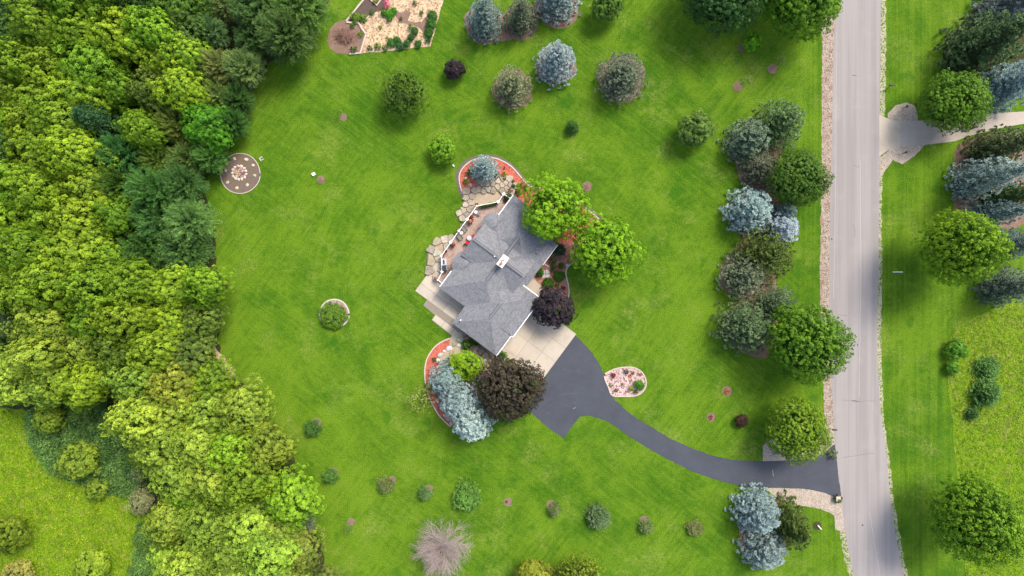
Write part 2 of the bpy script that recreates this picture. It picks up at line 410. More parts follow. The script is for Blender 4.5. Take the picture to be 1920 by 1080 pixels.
def sph(n, r, zmin=-0.35):
    """even-ish points on the part of the unit sphere above zmin"""
    i = np.arange(n) + 0.5; z = 1 - (1 - zmin) * i / n; ph = i * 2.399963 + r.uniform(0, 6.28)
    q = np.sqrt(1 - z * z); d = np.stack([q * np.cos(ph), q * np.sin(ph), z], 1)
    return norm(d + r.normal(size=(n, 3)) * 0.8 / math.sqrt(n))

def crown_broad(name, seed, R=4.5, H=11, zb=1.6, lobes=34, lobe_r=0.30, tufts=34, per=9, leaf=0.36, wid=0.5, flat=0.0, gap=0.0, rough=0.16, out=0.65, tuft_r=0.20, core=900, skirt=-0.45, wobble=0.07):
    """crown: ellipsoid of lobes, each lobe a dome of leaf tufts, each tuft a burst of blades"""
    r = np.random.default_rng(seed); rz = (H - zb) / 2; cz = (H + zb) / 2
    LD = sph(lobes, r, skirt); k = 1 - lobe_r * 0.85 + r.normal(size=lobes) * rough
    wide = np.where(LD[:, 2] < 0, 1.0, 1.0)
    w1, w2, w3 = r.uniform(0, 6.28, 3)
    def wob(d):
        ph = np.arctan2(d[:, 1], d[:, 0]); m = 1 + wobble * np.sin(2 * ph + w1) + wobble * 0.8 * np.sin(3 * ph + w2) + wobble * 0.5 * np.sin(5 * ph + w3)
        return np.column_stack([m, m, np.ones(len(d))])
    LC = LD * k[:, None] * wob(LD); lr = lobe_r * r.uniform(0.75, 1.25, lobes)
    P = []; D = []; A = []
    lobe_tone = r.uniform(-0.18, 0.18, lobes)
    for i in range(lobes):
        if r.random() < gap: continue
        m = int(tufts * (lr[i] / lobe_r) ** 2)
        td = sph(m, r, -0.1)
        # rotate the dome towards the outward direction of its lobe, leaning up
        ax = norm((LD[i] + np.array([0, 0, 0.55]))[None])[0]
        q = Vector((0, 0, 1)).rotation_difference(Vector(ax)).to_matrix(); td = td @ np.array(q).T
        c = LC[i] + td * lr[i] * np.array([1, 1, 1 - flat])
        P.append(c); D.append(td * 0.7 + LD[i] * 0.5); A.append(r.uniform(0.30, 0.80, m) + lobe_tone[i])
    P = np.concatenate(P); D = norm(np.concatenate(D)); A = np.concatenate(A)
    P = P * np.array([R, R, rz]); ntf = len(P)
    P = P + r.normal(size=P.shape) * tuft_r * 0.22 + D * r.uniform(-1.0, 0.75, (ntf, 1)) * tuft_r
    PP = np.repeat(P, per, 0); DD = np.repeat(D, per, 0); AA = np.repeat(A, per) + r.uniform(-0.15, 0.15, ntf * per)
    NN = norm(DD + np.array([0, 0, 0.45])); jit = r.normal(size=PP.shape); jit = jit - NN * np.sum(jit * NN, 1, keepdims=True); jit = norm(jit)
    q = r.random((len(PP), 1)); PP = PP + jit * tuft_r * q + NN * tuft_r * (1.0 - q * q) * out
    AA = AA + 0.22 * (1 - q[:, 0] ** 2) - 0.12  # tuft tops lighter: young growth, plus sunlit tops and shaded gaps painted in
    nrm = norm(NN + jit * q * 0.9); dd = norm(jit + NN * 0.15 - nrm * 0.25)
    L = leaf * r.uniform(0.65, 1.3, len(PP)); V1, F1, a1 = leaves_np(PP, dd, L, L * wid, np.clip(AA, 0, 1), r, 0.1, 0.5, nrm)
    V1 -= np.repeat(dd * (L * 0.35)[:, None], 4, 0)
    # inner mass of broad leaves, crown-interior shade put into their dark tone
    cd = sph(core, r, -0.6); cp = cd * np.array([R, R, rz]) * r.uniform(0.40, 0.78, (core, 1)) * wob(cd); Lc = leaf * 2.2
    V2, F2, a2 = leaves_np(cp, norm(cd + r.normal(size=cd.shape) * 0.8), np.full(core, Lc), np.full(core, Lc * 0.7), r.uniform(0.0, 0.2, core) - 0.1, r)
    V = np.concatenate([V1, V2]); F = np.concatenate([F1, F2 + len(V1)]); A = np.concatenate([a1, a2]); V[:, 2] += cz
    V[:, 2] = np.maximum(V[:, 2], 0.12)
    return mesh_np(name, V, F, None, A)

def crown_conifer(name, seed, R=3.2, H=8.0, tiers=17, base=10, shape=0.62, blade=0.25, wid=0.46, per=13, droop=0.12, step=0.56, jag=0.06, spread=0.55, tip=0.0, inner=0.25):
    """conifer: whorls of boughs, every bough a herringbone of needle sprays; a bare pole of shoots at the top"""
    r = np.random.default_rng(seed); P = []; D = []; A = []
    for t in range(tiers):
        f = t / (tiers - 1.0); z = 0.25 + (H - 0.6) * f; Lb = R * (1 - f) ** shape + 0.12
        nb = max(4, int(base * (0.45 + 0.75 * (1 - f)))); ph0 = r.uniform(0, 6.28)
        for b in range(nb):
            ph = ph0 + 2 * math.pi * b / nb + r.normal() * 0.12; L = Lb * (1 + r.normal() * jag)
            rise = 0.55 * f - droop * (1 - f) + r.normal() * 0.05
            tone = r.uniform(-0.15, 0.15)
            dv = np.array([math.cos(ph), math.sin(ph), 0.0]); sd = np.array([-dv[1], dv[0], 0.0])
            m = max(2, int(L * (1 - inner) / step))
            for j in range(m + 1):
                u = inner + (1 - inner) * j / m; s = L * u
                c = dv * s + np.array([0, 0, z + rise * s + 0.10 * L * (u ** 3)])
                w = (1 - u) * L * 0.42 + 0.10
                k = max(1, int(w / (step * 0.75)))
                for q in range(-k, k + 1):
                    off = q * w / k if k else 0
                    p = c + sd * off - dv * abs(off) * 0.35 + r.normal(size=3) * 0.06
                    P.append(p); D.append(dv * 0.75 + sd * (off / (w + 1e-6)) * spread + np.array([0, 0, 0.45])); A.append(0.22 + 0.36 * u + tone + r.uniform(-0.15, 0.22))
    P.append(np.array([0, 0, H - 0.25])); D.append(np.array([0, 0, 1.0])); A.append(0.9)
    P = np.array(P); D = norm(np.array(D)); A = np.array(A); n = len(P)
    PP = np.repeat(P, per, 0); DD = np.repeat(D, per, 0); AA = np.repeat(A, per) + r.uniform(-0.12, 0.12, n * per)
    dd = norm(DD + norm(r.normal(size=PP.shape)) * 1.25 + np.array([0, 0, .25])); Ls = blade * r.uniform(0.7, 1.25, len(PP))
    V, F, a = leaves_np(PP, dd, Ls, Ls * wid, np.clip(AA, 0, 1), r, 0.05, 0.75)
    V[:, 2] = np.maximum(V[:, 2], 0.06)
    return mesh_np(name, V, F, None, a)

def crown_feather(name, seed, R=4.5, H=10, n=150, leaf=0.42, wid=0.26):
    """arching sprays fanning out from the middle"""
    r = np.random.default_rng(seed); P = []; D = []; A = []
    ds = sph(n, r, -0.1)
    for d in ds:
        tone = r.uniform(-0.2, 0.2); L = r.uniform(0.85, 1.12)
        d = norm((d * np.array([1, 1, 0.9]))[None])[0]
        for u in np.linspace(0.45, 1.0, 17):
            c = np.array([d[0] * R, d[1] * R, H * 0.42 + d[2] * H * 0.55]) * 1.0
            c = np.array([0, 0, H * 0.35]) + (c - np.array([0, 0, H * 0.35])) * u * L; c[2] -= 0.9 * (u ** 3) * (1 - abs(d[2]) * 0.6)
            sd = norm(np.cross(d, [0, 0, 1.0])[None])[0]
            for q in (-1, 1):
                P.append(c + sd * q * 0.12 + r.normal(size=3) * 0.07); D.append(d * 0.8 + sd * q * 0.7 + np.array([0, 0, -0.05])); A.append(0.35 + tone + 0.25 * u + r.uniform(-0.15, 0.15))
    P = np.array(P); D = np.array(D); A = np.array(A); per = 3
    PP = np.repeat(P, per, 0) + r.normal(size=(len(P) * per, 3)) * 0.08; DD = norm(np.repeat(D, per, 0)) + r.normal(size=(len(P) * per, 3)) * 0.28
    Ls = leaf * r.uniform(0.7, 1.2, len(PP)); V, F, a = leaves_np(PP, DD, Ls, Ls * wid, np.clip(np.repeat(A, per), 0, 1), r, 0.08, 0.9)
    core = 700; cd = sph(core, r, -0.2); cp = cd * np.array([R, R, H * 0.5]) * r.uniform(0.4, 0.7, (core, 1)) + np.array([0, 0, H * 0.4])
    V2, F2, a2 = leaves_np(cp, norm(cd + r.normal(size=cd.shape) * 0.8), np.full(core, 0.7), np.full(core, 0.5), r.uniform(0, 0.3, core), r)  # inner filler leaves, interior shade painted in as a darker tone
    return mesh_np(name, np.concatenate([V, V2]), np.concatenate([F, F2 + len(V)]), None, np.concatenate([a, a2]))

def wood_broad(name, seed, R, H, zb, limbs=9, tr=0.22, mat='bark'):
    r = random.Random(seed); m = MB(); top = Vector((r.uniform(-.2, .2), r.uniform(-.2, .2), zb + (H - zb) * 0.35))
    m.tube((0, 0, -0.1), (0, 0, 0.35), tr * 1.5, tr, 8); m.tube((0, 0, 0.35), top, tr, tr * 0.7, 8)
    m.tube(top, (top.x * 1.6, top.y * 1.6, H * 0.86), tr * 0.7, tr * 0.12, 6)
    for i in range(limbs):
        a = 2.4 * i; z = zb * 0.9 + (H * 0.6 - zb) * i / limbs; q = 1 - 0.4 * i / limbs
        p = Vector((0, 0, z)); mid = Vector((math.cos(a) * R * 0.4 * q, math.sin(a) * R * 0.4 * q, z + H * 0.13)); e = Vector((math.cos(a + .2) * R * 0.78 * q, math.sin(a + .2) * R * 0.78 * q, z + H * 0.22))
        m.tube(p, mid, tr * 0.42, tr * 0.26, 5); m.tube(mid, e, tr * 0.26, tr * 0.07, 5)
        e2 = mid + Vector((math.cos(a - .7) * R * 0.3, math.sin(a - .7) * R * 0.3, H * 0.12)); m.tube(mid, e2, tr * 0.2, tr * 0.06, 4)
    return m.mesh(name, MAT[mat])

def wood_conifer(name, seed, R, H):
    r = random.Random(seed); m = MB(); m.tube((0, 0, -0.1), (0, 0, H * 0.5), 0.17, 0.10, 8); m.tube((0, 0, H * 0.5), (0, 0, H * 0.985), 0.10, 0.02, 6)
    for i in range(46):
        f = i / 46; z = 0.3 + (H - 0.8) * f; a = i * 2.4; L = R * (1 - f) ** 0.8 * 0.8
        m.tube((0, 0, z), (math.cos(a) * L, math.sin(a) * L, z + 0.35 * f * L - 0.05 * L), 0.045, 0.012, 4)
    return m.mesh(name, MAT['bark'])

KIND = {}
def reg(kind, crowns, wood, R, H, zc, matkey): KIND[kind] = dict(c=crowns, w=wood, R=R, H=H, zc=zc)
def setmat(ms, key):
    for m in ms: m.materials.append(MAT[key])
    return ms
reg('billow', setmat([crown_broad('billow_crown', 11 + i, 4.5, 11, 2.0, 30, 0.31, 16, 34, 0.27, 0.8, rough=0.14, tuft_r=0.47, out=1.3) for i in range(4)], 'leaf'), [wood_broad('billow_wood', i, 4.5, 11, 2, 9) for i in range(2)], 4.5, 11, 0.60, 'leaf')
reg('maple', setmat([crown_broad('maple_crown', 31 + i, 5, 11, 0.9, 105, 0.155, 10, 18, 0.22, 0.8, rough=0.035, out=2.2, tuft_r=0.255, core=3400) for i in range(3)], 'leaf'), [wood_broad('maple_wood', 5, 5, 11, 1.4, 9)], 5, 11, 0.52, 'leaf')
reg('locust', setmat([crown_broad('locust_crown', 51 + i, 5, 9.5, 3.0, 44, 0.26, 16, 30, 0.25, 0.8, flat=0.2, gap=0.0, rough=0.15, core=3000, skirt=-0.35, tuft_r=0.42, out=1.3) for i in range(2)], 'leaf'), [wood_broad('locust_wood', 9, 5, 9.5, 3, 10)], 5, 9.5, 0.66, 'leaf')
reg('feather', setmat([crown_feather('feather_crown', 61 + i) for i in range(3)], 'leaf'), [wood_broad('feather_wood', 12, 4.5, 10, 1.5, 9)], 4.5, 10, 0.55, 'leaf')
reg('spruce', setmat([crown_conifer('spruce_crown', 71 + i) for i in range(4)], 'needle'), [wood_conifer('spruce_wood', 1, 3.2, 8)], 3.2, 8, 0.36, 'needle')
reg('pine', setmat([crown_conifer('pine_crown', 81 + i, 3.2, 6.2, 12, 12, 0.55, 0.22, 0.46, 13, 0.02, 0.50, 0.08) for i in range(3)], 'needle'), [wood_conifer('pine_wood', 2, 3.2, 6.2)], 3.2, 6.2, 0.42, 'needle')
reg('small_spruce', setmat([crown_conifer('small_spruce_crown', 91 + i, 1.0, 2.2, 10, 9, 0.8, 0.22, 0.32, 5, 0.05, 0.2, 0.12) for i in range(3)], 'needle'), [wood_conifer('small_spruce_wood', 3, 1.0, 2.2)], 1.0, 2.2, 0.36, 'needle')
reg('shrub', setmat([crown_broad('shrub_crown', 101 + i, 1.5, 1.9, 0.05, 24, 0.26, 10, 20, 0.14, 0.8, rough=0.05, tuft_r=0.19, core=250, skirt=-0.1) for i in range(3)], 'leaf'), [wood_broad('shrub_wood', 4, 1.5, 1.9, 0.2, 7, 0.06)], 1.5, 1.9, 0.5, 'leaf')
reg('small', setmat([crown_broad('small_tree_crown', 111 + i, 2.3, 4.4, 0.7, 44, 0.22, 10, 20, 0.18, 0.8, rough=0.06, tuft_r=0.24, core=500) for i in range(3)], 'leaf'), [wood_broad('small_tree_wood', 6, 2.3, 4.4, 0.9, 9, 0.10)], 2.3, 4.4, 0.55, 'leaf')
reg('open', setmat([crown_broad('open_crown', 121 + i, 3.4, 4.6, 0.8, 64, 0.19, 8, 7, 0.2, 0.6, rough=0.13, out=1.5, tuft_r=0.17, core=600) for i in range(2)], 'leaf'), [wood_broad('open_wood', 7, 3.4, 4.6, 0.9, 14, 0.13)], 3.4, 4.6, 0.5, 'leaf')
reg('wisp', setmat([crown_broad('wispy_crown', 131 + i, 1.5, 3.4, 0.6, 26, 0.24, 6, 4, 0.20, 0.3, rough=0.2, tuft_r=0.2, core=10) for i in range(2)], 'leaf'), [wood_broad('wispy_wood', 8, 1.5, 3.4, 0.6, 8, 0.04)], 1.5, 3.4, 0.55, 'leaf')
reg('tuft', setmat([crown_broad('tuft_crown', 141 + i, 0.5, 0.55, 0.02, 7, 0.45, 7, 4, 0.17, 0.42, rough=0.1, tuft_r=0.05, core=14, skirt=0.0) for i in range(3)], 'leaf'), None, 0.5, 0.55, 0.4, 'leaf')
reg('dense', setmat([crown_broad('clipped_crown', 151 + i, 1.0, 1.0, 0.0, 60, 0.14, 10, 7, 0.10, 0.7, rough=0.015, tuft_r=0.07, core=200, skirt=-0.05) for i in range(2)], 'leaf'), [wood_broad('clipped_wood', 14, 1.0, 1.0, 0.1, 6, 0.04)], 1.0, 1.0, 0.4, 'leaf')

CNT = [0]
def plant(kind, px, py, r, h, color, name, label, cat='tree', group=None, ry=None, zc=None, twist=None, wood=True):
    """a tree or plant whose crown shows round photo pixel px,py with radius r (pixels) and real height h (metres)"""
    K = KIND[kind]; CNT[0] += 1; rr = random.Random(CNT[0] * 977 + int(px))
    z = h * (K['zc'] if zc is None else zc); x, y, _ = W(px, py, z); k = (CAM_H - z) / CAM_H
    e = empty(name, (x, y, 0), label, cat, group)
    c = link('crown' if h > 1.5 else 'foliage', rr.choice(K['c']), e); c.color = (*color, 1)
    sx = r * S * k / K['R']; sy = (ry or r) * S * k / K['R']; c.scale = (sx, sy, h / K['H'])
    if ry is None: c.rotation_euler = (0, 0, rr.uniform(0, 6.28) if twist is None else twist)
    if K['w'] and wood:
        t = link('trunk' if h > 1.5 else 'stem', rr.choice(K['w']), e); t.scale = c.scale; t.rotation_euler = c.rotation_euler
    return e

exec_sections = True
# ================================================================== THE GROUND
lawn_me = MB().add([(-700, -700, 0), (700, -700, 0), (700, 700, 0), (-700, 700, 0)], [(0, 1, 2, 3)]).mesh('lawn', MAT['lawn'])
tag(link('lawn', lawn_me), kind='structure')
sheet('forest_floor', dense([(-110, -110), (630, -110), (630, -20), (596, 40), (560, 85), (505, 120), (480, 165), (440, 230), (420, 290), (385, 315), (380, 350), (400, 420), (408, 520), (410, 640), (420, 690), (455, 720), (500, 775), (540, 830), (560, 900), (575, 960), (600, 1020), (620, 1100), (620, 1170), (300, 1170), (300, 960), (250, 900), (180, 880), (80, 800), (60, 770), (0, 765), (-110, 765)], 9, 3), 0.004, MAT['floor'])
sheet('meadow', dense([(-500, 765), (0, 765), (60, 770), (80, 800), (180, 880), (250, 900), (300, 960), (302, 1100), (300, 1500), (-500, 1500)], 9, 3), 0.008, MAT['meadow'])
sheet('meadow_east', dense([(2400, 540), (1920, 560), (1870, 575), (1830, 595), (1800, 610), (1783, 630), (1772, 660), (1778, 720), (1786, 790), (1790, 850), (1797, 900), (1805, 980), (1812, 1100), (1830, 1500), (2400, 1500)], 9, 1.5), 0.004, MAT['meadow'])

road_l = [(1590, -500), (1576, -60), (1574, 0), (1564, 60), (1561, 170), (1560, 250), (1556, 400), (1555, 530), (1556, 640), (1559, 707), (1562, 770), (1565.6, 834), (1570, 880), (1576, 929), (1580, 965), (1585, 999), (1592, 1040), (1601, 1080), (1625, 1180), (1700, 1500)]
road_r = [(1665, -500), (1654, -60), (1652, 0), (1651, 100), (1650, 216), (1649.5, 300), (1648, 420), (1646.5, 540), (1645, 640), (1650, 760), (1656, 810), (1662.5, 860), (1670, 940), (1682.5, 1020), (1695, 1080), (1722, 1180), (1800, 1500)]
sheet('road', catmull(road_l, 5, False) + catmull(road_r, 5, False)[::-1], 0.012, MAT['road'])
gl = dense([(1541, 30), (1540, 42), (1540, 120), (1539.3, 170), (1539, 250), (1538, 330), (1537, 430), (1536, 530), (1537, 600), (1539, 660), (1542, 712), (1545, 788), (1549, 812)], 5, 1.3, False)
gl_r = [(x + 1, y) for x, y in catmull(road_l, 4, False) if 20 < y < 836]
sheet('gravel_shoulder', [(x + 1.5, y) for x, y in gl] + [(1566, 836)] + gl_r[::-1] , 0.008, MAT['gravel_brown'])
vl = [(x - 1, y) for x, y in catmull(road_r, 4, False) if -80 < y < 1200]
off = lambda y: (9.5 if y < 240 else 7.5) + 1.5 * math.sin(y * 0.013)
sheet('gravel_verge', vl + dense([(x + off(y), y) for x, y in vl[::-1]], 5, 1.6, False), 0.009, MAT['verge'])
vl2 = [(x + 1, y) for x, y in catmull(road_l, 4, False) if 990 < y < 1200]
sheet('roadside_verge', vl2 + dense([(x - 11, y) for x, y in vl2[::-1]], 5, 2.5, False), 0.007, MAT['verge'])
for nm, xs in (('road_crack', [(1594, 751, 1611, 753), (1596, 141, 1606, 142)]),):
    for (x0, y0, x1, y1) in xs:
        sheet(nm, [(x0, y0), ((x0 + x1) / 2, y0 - .5), (x1, y1), (x1, y1 + .8), ((x0 + x1) / 2, y0 + .9)], 0.016, MAT['dark_metal'])

def crack(pts, name, mat, w=.5, z=.0165):
    P = dense(pts, 5, .7, False); sheet(name, [(x, y - w / 2) for x, y in P] + [(x, y + w / 2) for x, y in P[::-1]] if abs(pts[-1][0] - pts[0][0]) > abs(pts[-1][1] - pts[0][1]) else [(x - w / 2, y) for x, y in P] + [(x + w / 2, y) for x, y in P[::-1]], z, mat)
PALE = M_plain('pale_seam', (.40, .37, .34), .1, 4, .9); SCF = M_plain('tyre_scuff', (.095, .095, .10), .2, 4, .9); DKS = M_plain('dark_seam', (.13, .12, .12), .2, 4, .9)
crack([(1613, 300), (1614, 480), (1612, 640), (1611, 745)], 'road_seam', PALE, .7); crack([(1569, 60), (1567, 300), (1563, 560)], 'road_seam', PALE, .6)
crack([(1600, 310), (1611, 314)], 'road_crack', DKS, .7); crack([(1570, 590), (1590, 592)], 'road_crack', DKS, .5); crack([(1640, 850), (1610, 853), (1580, 858)], 'road_crack', DKS, .6); crack([(1600, 420), (1603, 432), (1602, 445)], 'road_crack', DKS, .6)
crack([(1580, 750), (1605, 753), (1640, 751)], 'road_crack', DKS, .5); crack([(1630, 960), (1640, 1020), (1650, 1080)], 'road_seam', PALE, .7)
crack([(1083, 741), (1070, 736), (1052, 740)], 'driveway_crack', DKS, .4, .0205); crack([(1011, 776), (1020, 768), (1034, 760)], 'chalk_mark', SCF, .5, .0205); crack([(1449, 881), (1450, 893)], 'chalk_mark', PALE, .6, .0205)
crack([(1500, 893), (1530, 883), (1545, 872)], 'driveway_scuff', SCF, .4, .0205); crack([(1571, 884), (1573, 905)], 'driveway_seam', PALE, .5, .0205); crack([(1074, 766), (1079, 764)], 'chalk_mark', PALE, .6, .0205)
# asphalt drive with concrete slabs at the garage
black = [(1077.5, 628), (1091, 640), (1108.7, 659.4), (1121.4, 679), (1129.5, 695), (1136.5, 714), (1143, 733), (1154, 751), (1177.5, 772.5), (1198, 787), (1220, 800), (1258, 823), (1300, 841.5), (1335, 854), (1370, 861.5), (1400, 864), (1430, 864.6), (1480, 863), (1525, 860), (1546, 848), (1565.5, 832), (1577, 930)]
black += [(1560, 930), (1542.7, 923), (1511, 917), (1470, 915), (1437, 915), (1405.5, 913.5), (1370, 907), (1335, 897), (1300, 885), (1260, 865), (1220, 843.7), (1177.5, 817), (1158, 802), (1140, 791), (1120, 783), (1102.5, 779.5), (1087.5, 780.5), (1077.5, 792.5), (1065, 811), (1057.5, 821.5), (1036, 808), (1015, 791), (990, 768), (1002, 735), (1020.7, 708)]
sheet('driveway', dense(black, 5, 0.45), 0.016, MAT['blacktop'])
# a soft lip of long grass along the drive
OX, OY = 943.0, 491.0
def AB(a, b): return (OX + 0.804 * a + 0.595 * b, OY + 0.595 * a - 0.804 * b)
dw = sheet('driveway_apron', [AB(80, -139), AB(190.5, -139), AB(191, -27), AB(80, -27)], 0.020, MAT['joint'])
def slabs(parent, ac, bc, z0, z1, mat, gap=0.2, name='slab', cut=None):
    for i in range(len(ac) - 1):
        for j in range(len(bc) - 1):
            q = [AB(ac[i] + gap, bc[j] + gap), AB(ac[i + 1] - gap, bc[j] + gap), AB(ac[i + 1] - gap, bc[j + 1] - gap), AB(ac[i] + gap, bc[j + 1] - gap)]
            MB().prism(wpoly(q), z0, z1 + random.uniform(-.002, .004), 0.008).build(name, mat, parent)
slabs(dw, [80, 94, 126, 159, 191], [-139, -128, -92, -60, -27], 0.02, 0.055, MAT['concrete'])
# lower patio north-west of the garage
pat = sheet('patio', [(822, 530), (793.5, 572.5), (816, 591), (809.5, 600), (844, 627), (862, 640), (900, 600), (880, 545)], 0.020, MAT['joint'])
slabs(pat, [-100, -63, -36, -6], [-141.5, -124, -97, -70], 0.02, 0.06, MAT['concrete'])
for q in ([(794.5, 573), (815.5, 590.2), (826, 577), (803, 560)],):
    pass
stp = [(817, 590.2), (810.2, 599.6), (827, 612.5), (833.5, 602.5)], [(834, 603), (827.6, 613), (844, 626), (851, 616)], [(851.5, 616.6), (844.6, 626.4), (856, 641), (866, 629)]
for q in stp: MB().prism(wpoly(q), 0.02, 0.045, 0.01).build('slab', MAT['concrete'], pat)
# entry walk
wk = sheet('entry_walk', catmull([(972, 530), (985, 516), (995, 514), (1002, 519), (1006, 528), (1015, 535.5), (1023, 545), (1021, 553), (1013, 560), (1003, 556)], 4), 0.055, MAT['concrete'])

# gravel aprons at the drive mouth, mulch beds
sheet('gravel_pad', dense([(1430, 866), (1430, 837), (1441, 825), (1470, 822), (1500, 830), (1530, 828), (1545, 806), (1547, 790), (1562, 800), (1565.5, 833), (1546, 849), (1525, 861), (1480, 864.5)], 6, 0.8), 0.012, MAT['gravel'])
sheet('gravel_bank', dense([(1433.7, 914.4), (1446, 925), (1458, 934), (1475, 942), (1490, 947), (1525, 951.5), (1546, 957), (1563.8, 965.6), (1565, 980), (1567, 994), (1584, 996), (1580, 960), (1575, 929), (1560, 930.5), (1542.7, 922.5), (1511, 916.5), (1470, 914.4)], 6, 0.6), 0.014, MAT['gravel'])
nd = [(1650, 216), (1662, 222), (1675, 227), (1720, 226), (1775, 226), (1820, 222), (1860, 212.5), (1920, 209), (2100, 200), (2100, 226), (1920, 232), (1870, 241), (1820, 254), (1790, 265), (1735, 271.5), (1680, 276), (1665, 281), (1650, 292)]
sheet('neighbour_driveway', nd, 0.016, MAT['drive2'])
sheet('neighbour_apron', [(1648.5, 215), (1662, 221), (1675, 226.5), (1688, 226.7), (1687, 275.5), (1678, 277), (1665, 282), (1648.5, 293)], 0.020, MAT['concrete'])
sheet('stone_patch', dense([(1664, 224), (1665, 212), (1680, 197), (1700, 192), (1715, 198), (1720, 215), (1720, 228), (1675, 230)], 5, 0.8), 0.012, MAT['gravel'])
sheet('stone_patch', dense([(1650, 296), (1674, 276), (1735, 271), (1716, 291), (1692, 308), (1674, 300), (1661, 318), (1654, 330), (1650, 330)], 5, 0.8), 0.0125, MAT['gravel'])

upper_bed = catmull([(872.4, 369.4), (866.6, 360.3), (862.7, 347.4), (861, 334.4), (862.7, 324), (867.9, 315), (876.3, 306.6), (888, 300), (908, 295.5), (929.4, 297), (941, 301.5), (954, 308.5), (964.4, 317.6), (973.5, 328), (982.5, 339), (990.3, 346.7), (999.4, 351.3), (1015, 353), (1040, 360), (1075, 376), (1103, 394), (1123, 411)], 4, False)
bed_in = [(1118, 445), (1075, 470), (1050, 470), (1040, 440), (980, 385), (945, 400), (885, 395), (868, 400), (868, 380)]
sheet('mulch_bed', upper_bed + bed_in, 0.030, MAT['red'])
entry_edge = catmull([(1118, 445), (1098, 480), (1071.5, 494.7), (1064, 501.4), (1061, 511), (1063, 524), (1065.4, 535), (1066.5, 552), (1060, 575)], 5, False)
sheet('entry_bed', entry_edge + [(1020, 575), (1000, 540), (985, 515), (1015, 480), (1050, 455), (1075, 455)], 0.032, MAT['redmix'])
low_edge = catmull([(844, 634), (830, 640), (816.7, 649), (806.7, 661.7), (800, 675), (796.7, 693.3), (797.5, 715), (802, 737), (812, 760), (826, 782), (845, 800)], 5, False)
sheet('mulch_bed', low_edge + [(880, 790), (900, 740), (880, 690), (830, 672), (852, 650), (846, 640)], 0.030, MAT['red'])
sheet('gravel_bed', catmull([(845, 632), (868, 622), (900, 636), (936, 668), (950, 668), (940, 690), (920, 712), (890, 715), (860, 705), (835, 690), (824, 680), (828, 662), (842, 650)], 4), 0.036, MAT['sand'])

def edging(pts, label, w=0.16, z1=0.11, mat='curb', z0=0.0, name='edging', closed=False):
    P = wpoly(pts)
    if closed: P = P + [P[0], P[1]]
    o = MB().strip(P, w, z0, z1).build(name, MAT[mat]); tag(o, label, 'garden edging'); return o
edging([(x, y) for x, y in upper_bed], 'pale concrete edging curving round the red mulch bed under the round blue spruce')
edging([(x + (x - 925) * 0.045 - 1.0, y + (y - 350) * 0.045 - 1) for x, y in upper_bed[:86]], 'dark trench edging outside the pale curb of the red mulch bed', 0.42, 0.035, 'curb_dark')
edging(entry_edge[4:], 'thin concrete edging between the front entry bed and the lawn')
edging(low_edge, 'pale concrete edging round the red crescent bed beside the three blue spruces')

# egg-shaped pink stone bed
egg = catmull([(1133, 704.5), (1143, 696), (1158, 690.5), (1172, 688.5), (1187, 689), (1199, 694), (1207, 703), (1211, 714), (1210.5, 725), (1204, 735), (1193, 741.5), (1172, 743), (1148.5, 741.5), (1141, 727)], 4)
EGG = sheet('stone_bed', egg, 0.030, MAT['pink'])
edging(egg, 'pale pink curb round the egg shaped stone bed beside the black driveway', closed=True, mat='timber')
isl = catmull([(627 + 27.5 * math.cos(t) * (1 + .03 * math.sin(3 * t)), 588 + 26.5 * math.sin(t)) for t in np.linspace(0, 2 * math.pi, 17)[:-1]], 3)
sheet('island_bed', isl, 0.030, MAT['gravel_brown'])
edging(isl, 'grey stone edging round the small round island bed in the left lawn', closed=True, w=0.2, mat='curb')
FPX, FPY = 450.4, 325.3
fp = catmull([(FPX + 37.5 * math.cos(t) * (1 + .015 * math.sin(4 * t)), FPY + 37.5 * math.sin(t)) for t in np.linspace(0, 2 * math.pi, 25)[:-1]], 2)
sheet('fire_pit_bed', fp, 0.024, MAT['firebed'])
edging(fp, 'thin pale edging round the brown circular fire pit bed', closed=True, w=0.10, z1=0.08)

# garden at the top
sheet('garden_bed', dense([(682, -60), (682, 0), (649.4, 40.6), (673, 43), (686.7, 64), (676, 100), (735, 95), (808, 86.5), (816, 55), (831.5, 0), (840, -60)], 7, 0.7), 0.020, MAT['straw'])
sheet('garden_soil', dense([(683, -60), (683, 0), (651, 40), (675, 43), (695, 27), (716, 20), (728, 0), (732, -60)], 7, 1.2), 0.026, MAT['soil'])
sheet('garden_soil', dense([(740, 22), (752, 24), (762, 18), (770, 24), (765, 38), (772, 42), (790, 42), (800, 30), (806, 50), (796, 66), (786, 52), (764, 46), (748, 42)], 5, 1.2), 0.026, MAT['mulch'])
sheet('brush_mound_soil', catmull([(615, 82), (617, 60), (630, 42), (648, 38), (672, 43), (684, 64), (676, 98), (650, 101), (628, 98)], 4), 0.018, MAT['mulch'])
sheet('bare_soil', dense([(395, 640), (408, 655), (420, 668), (436, 690), (444, 705), (430, 710), (412, 690)], 6, 2), 0.016, MAT['straw'])

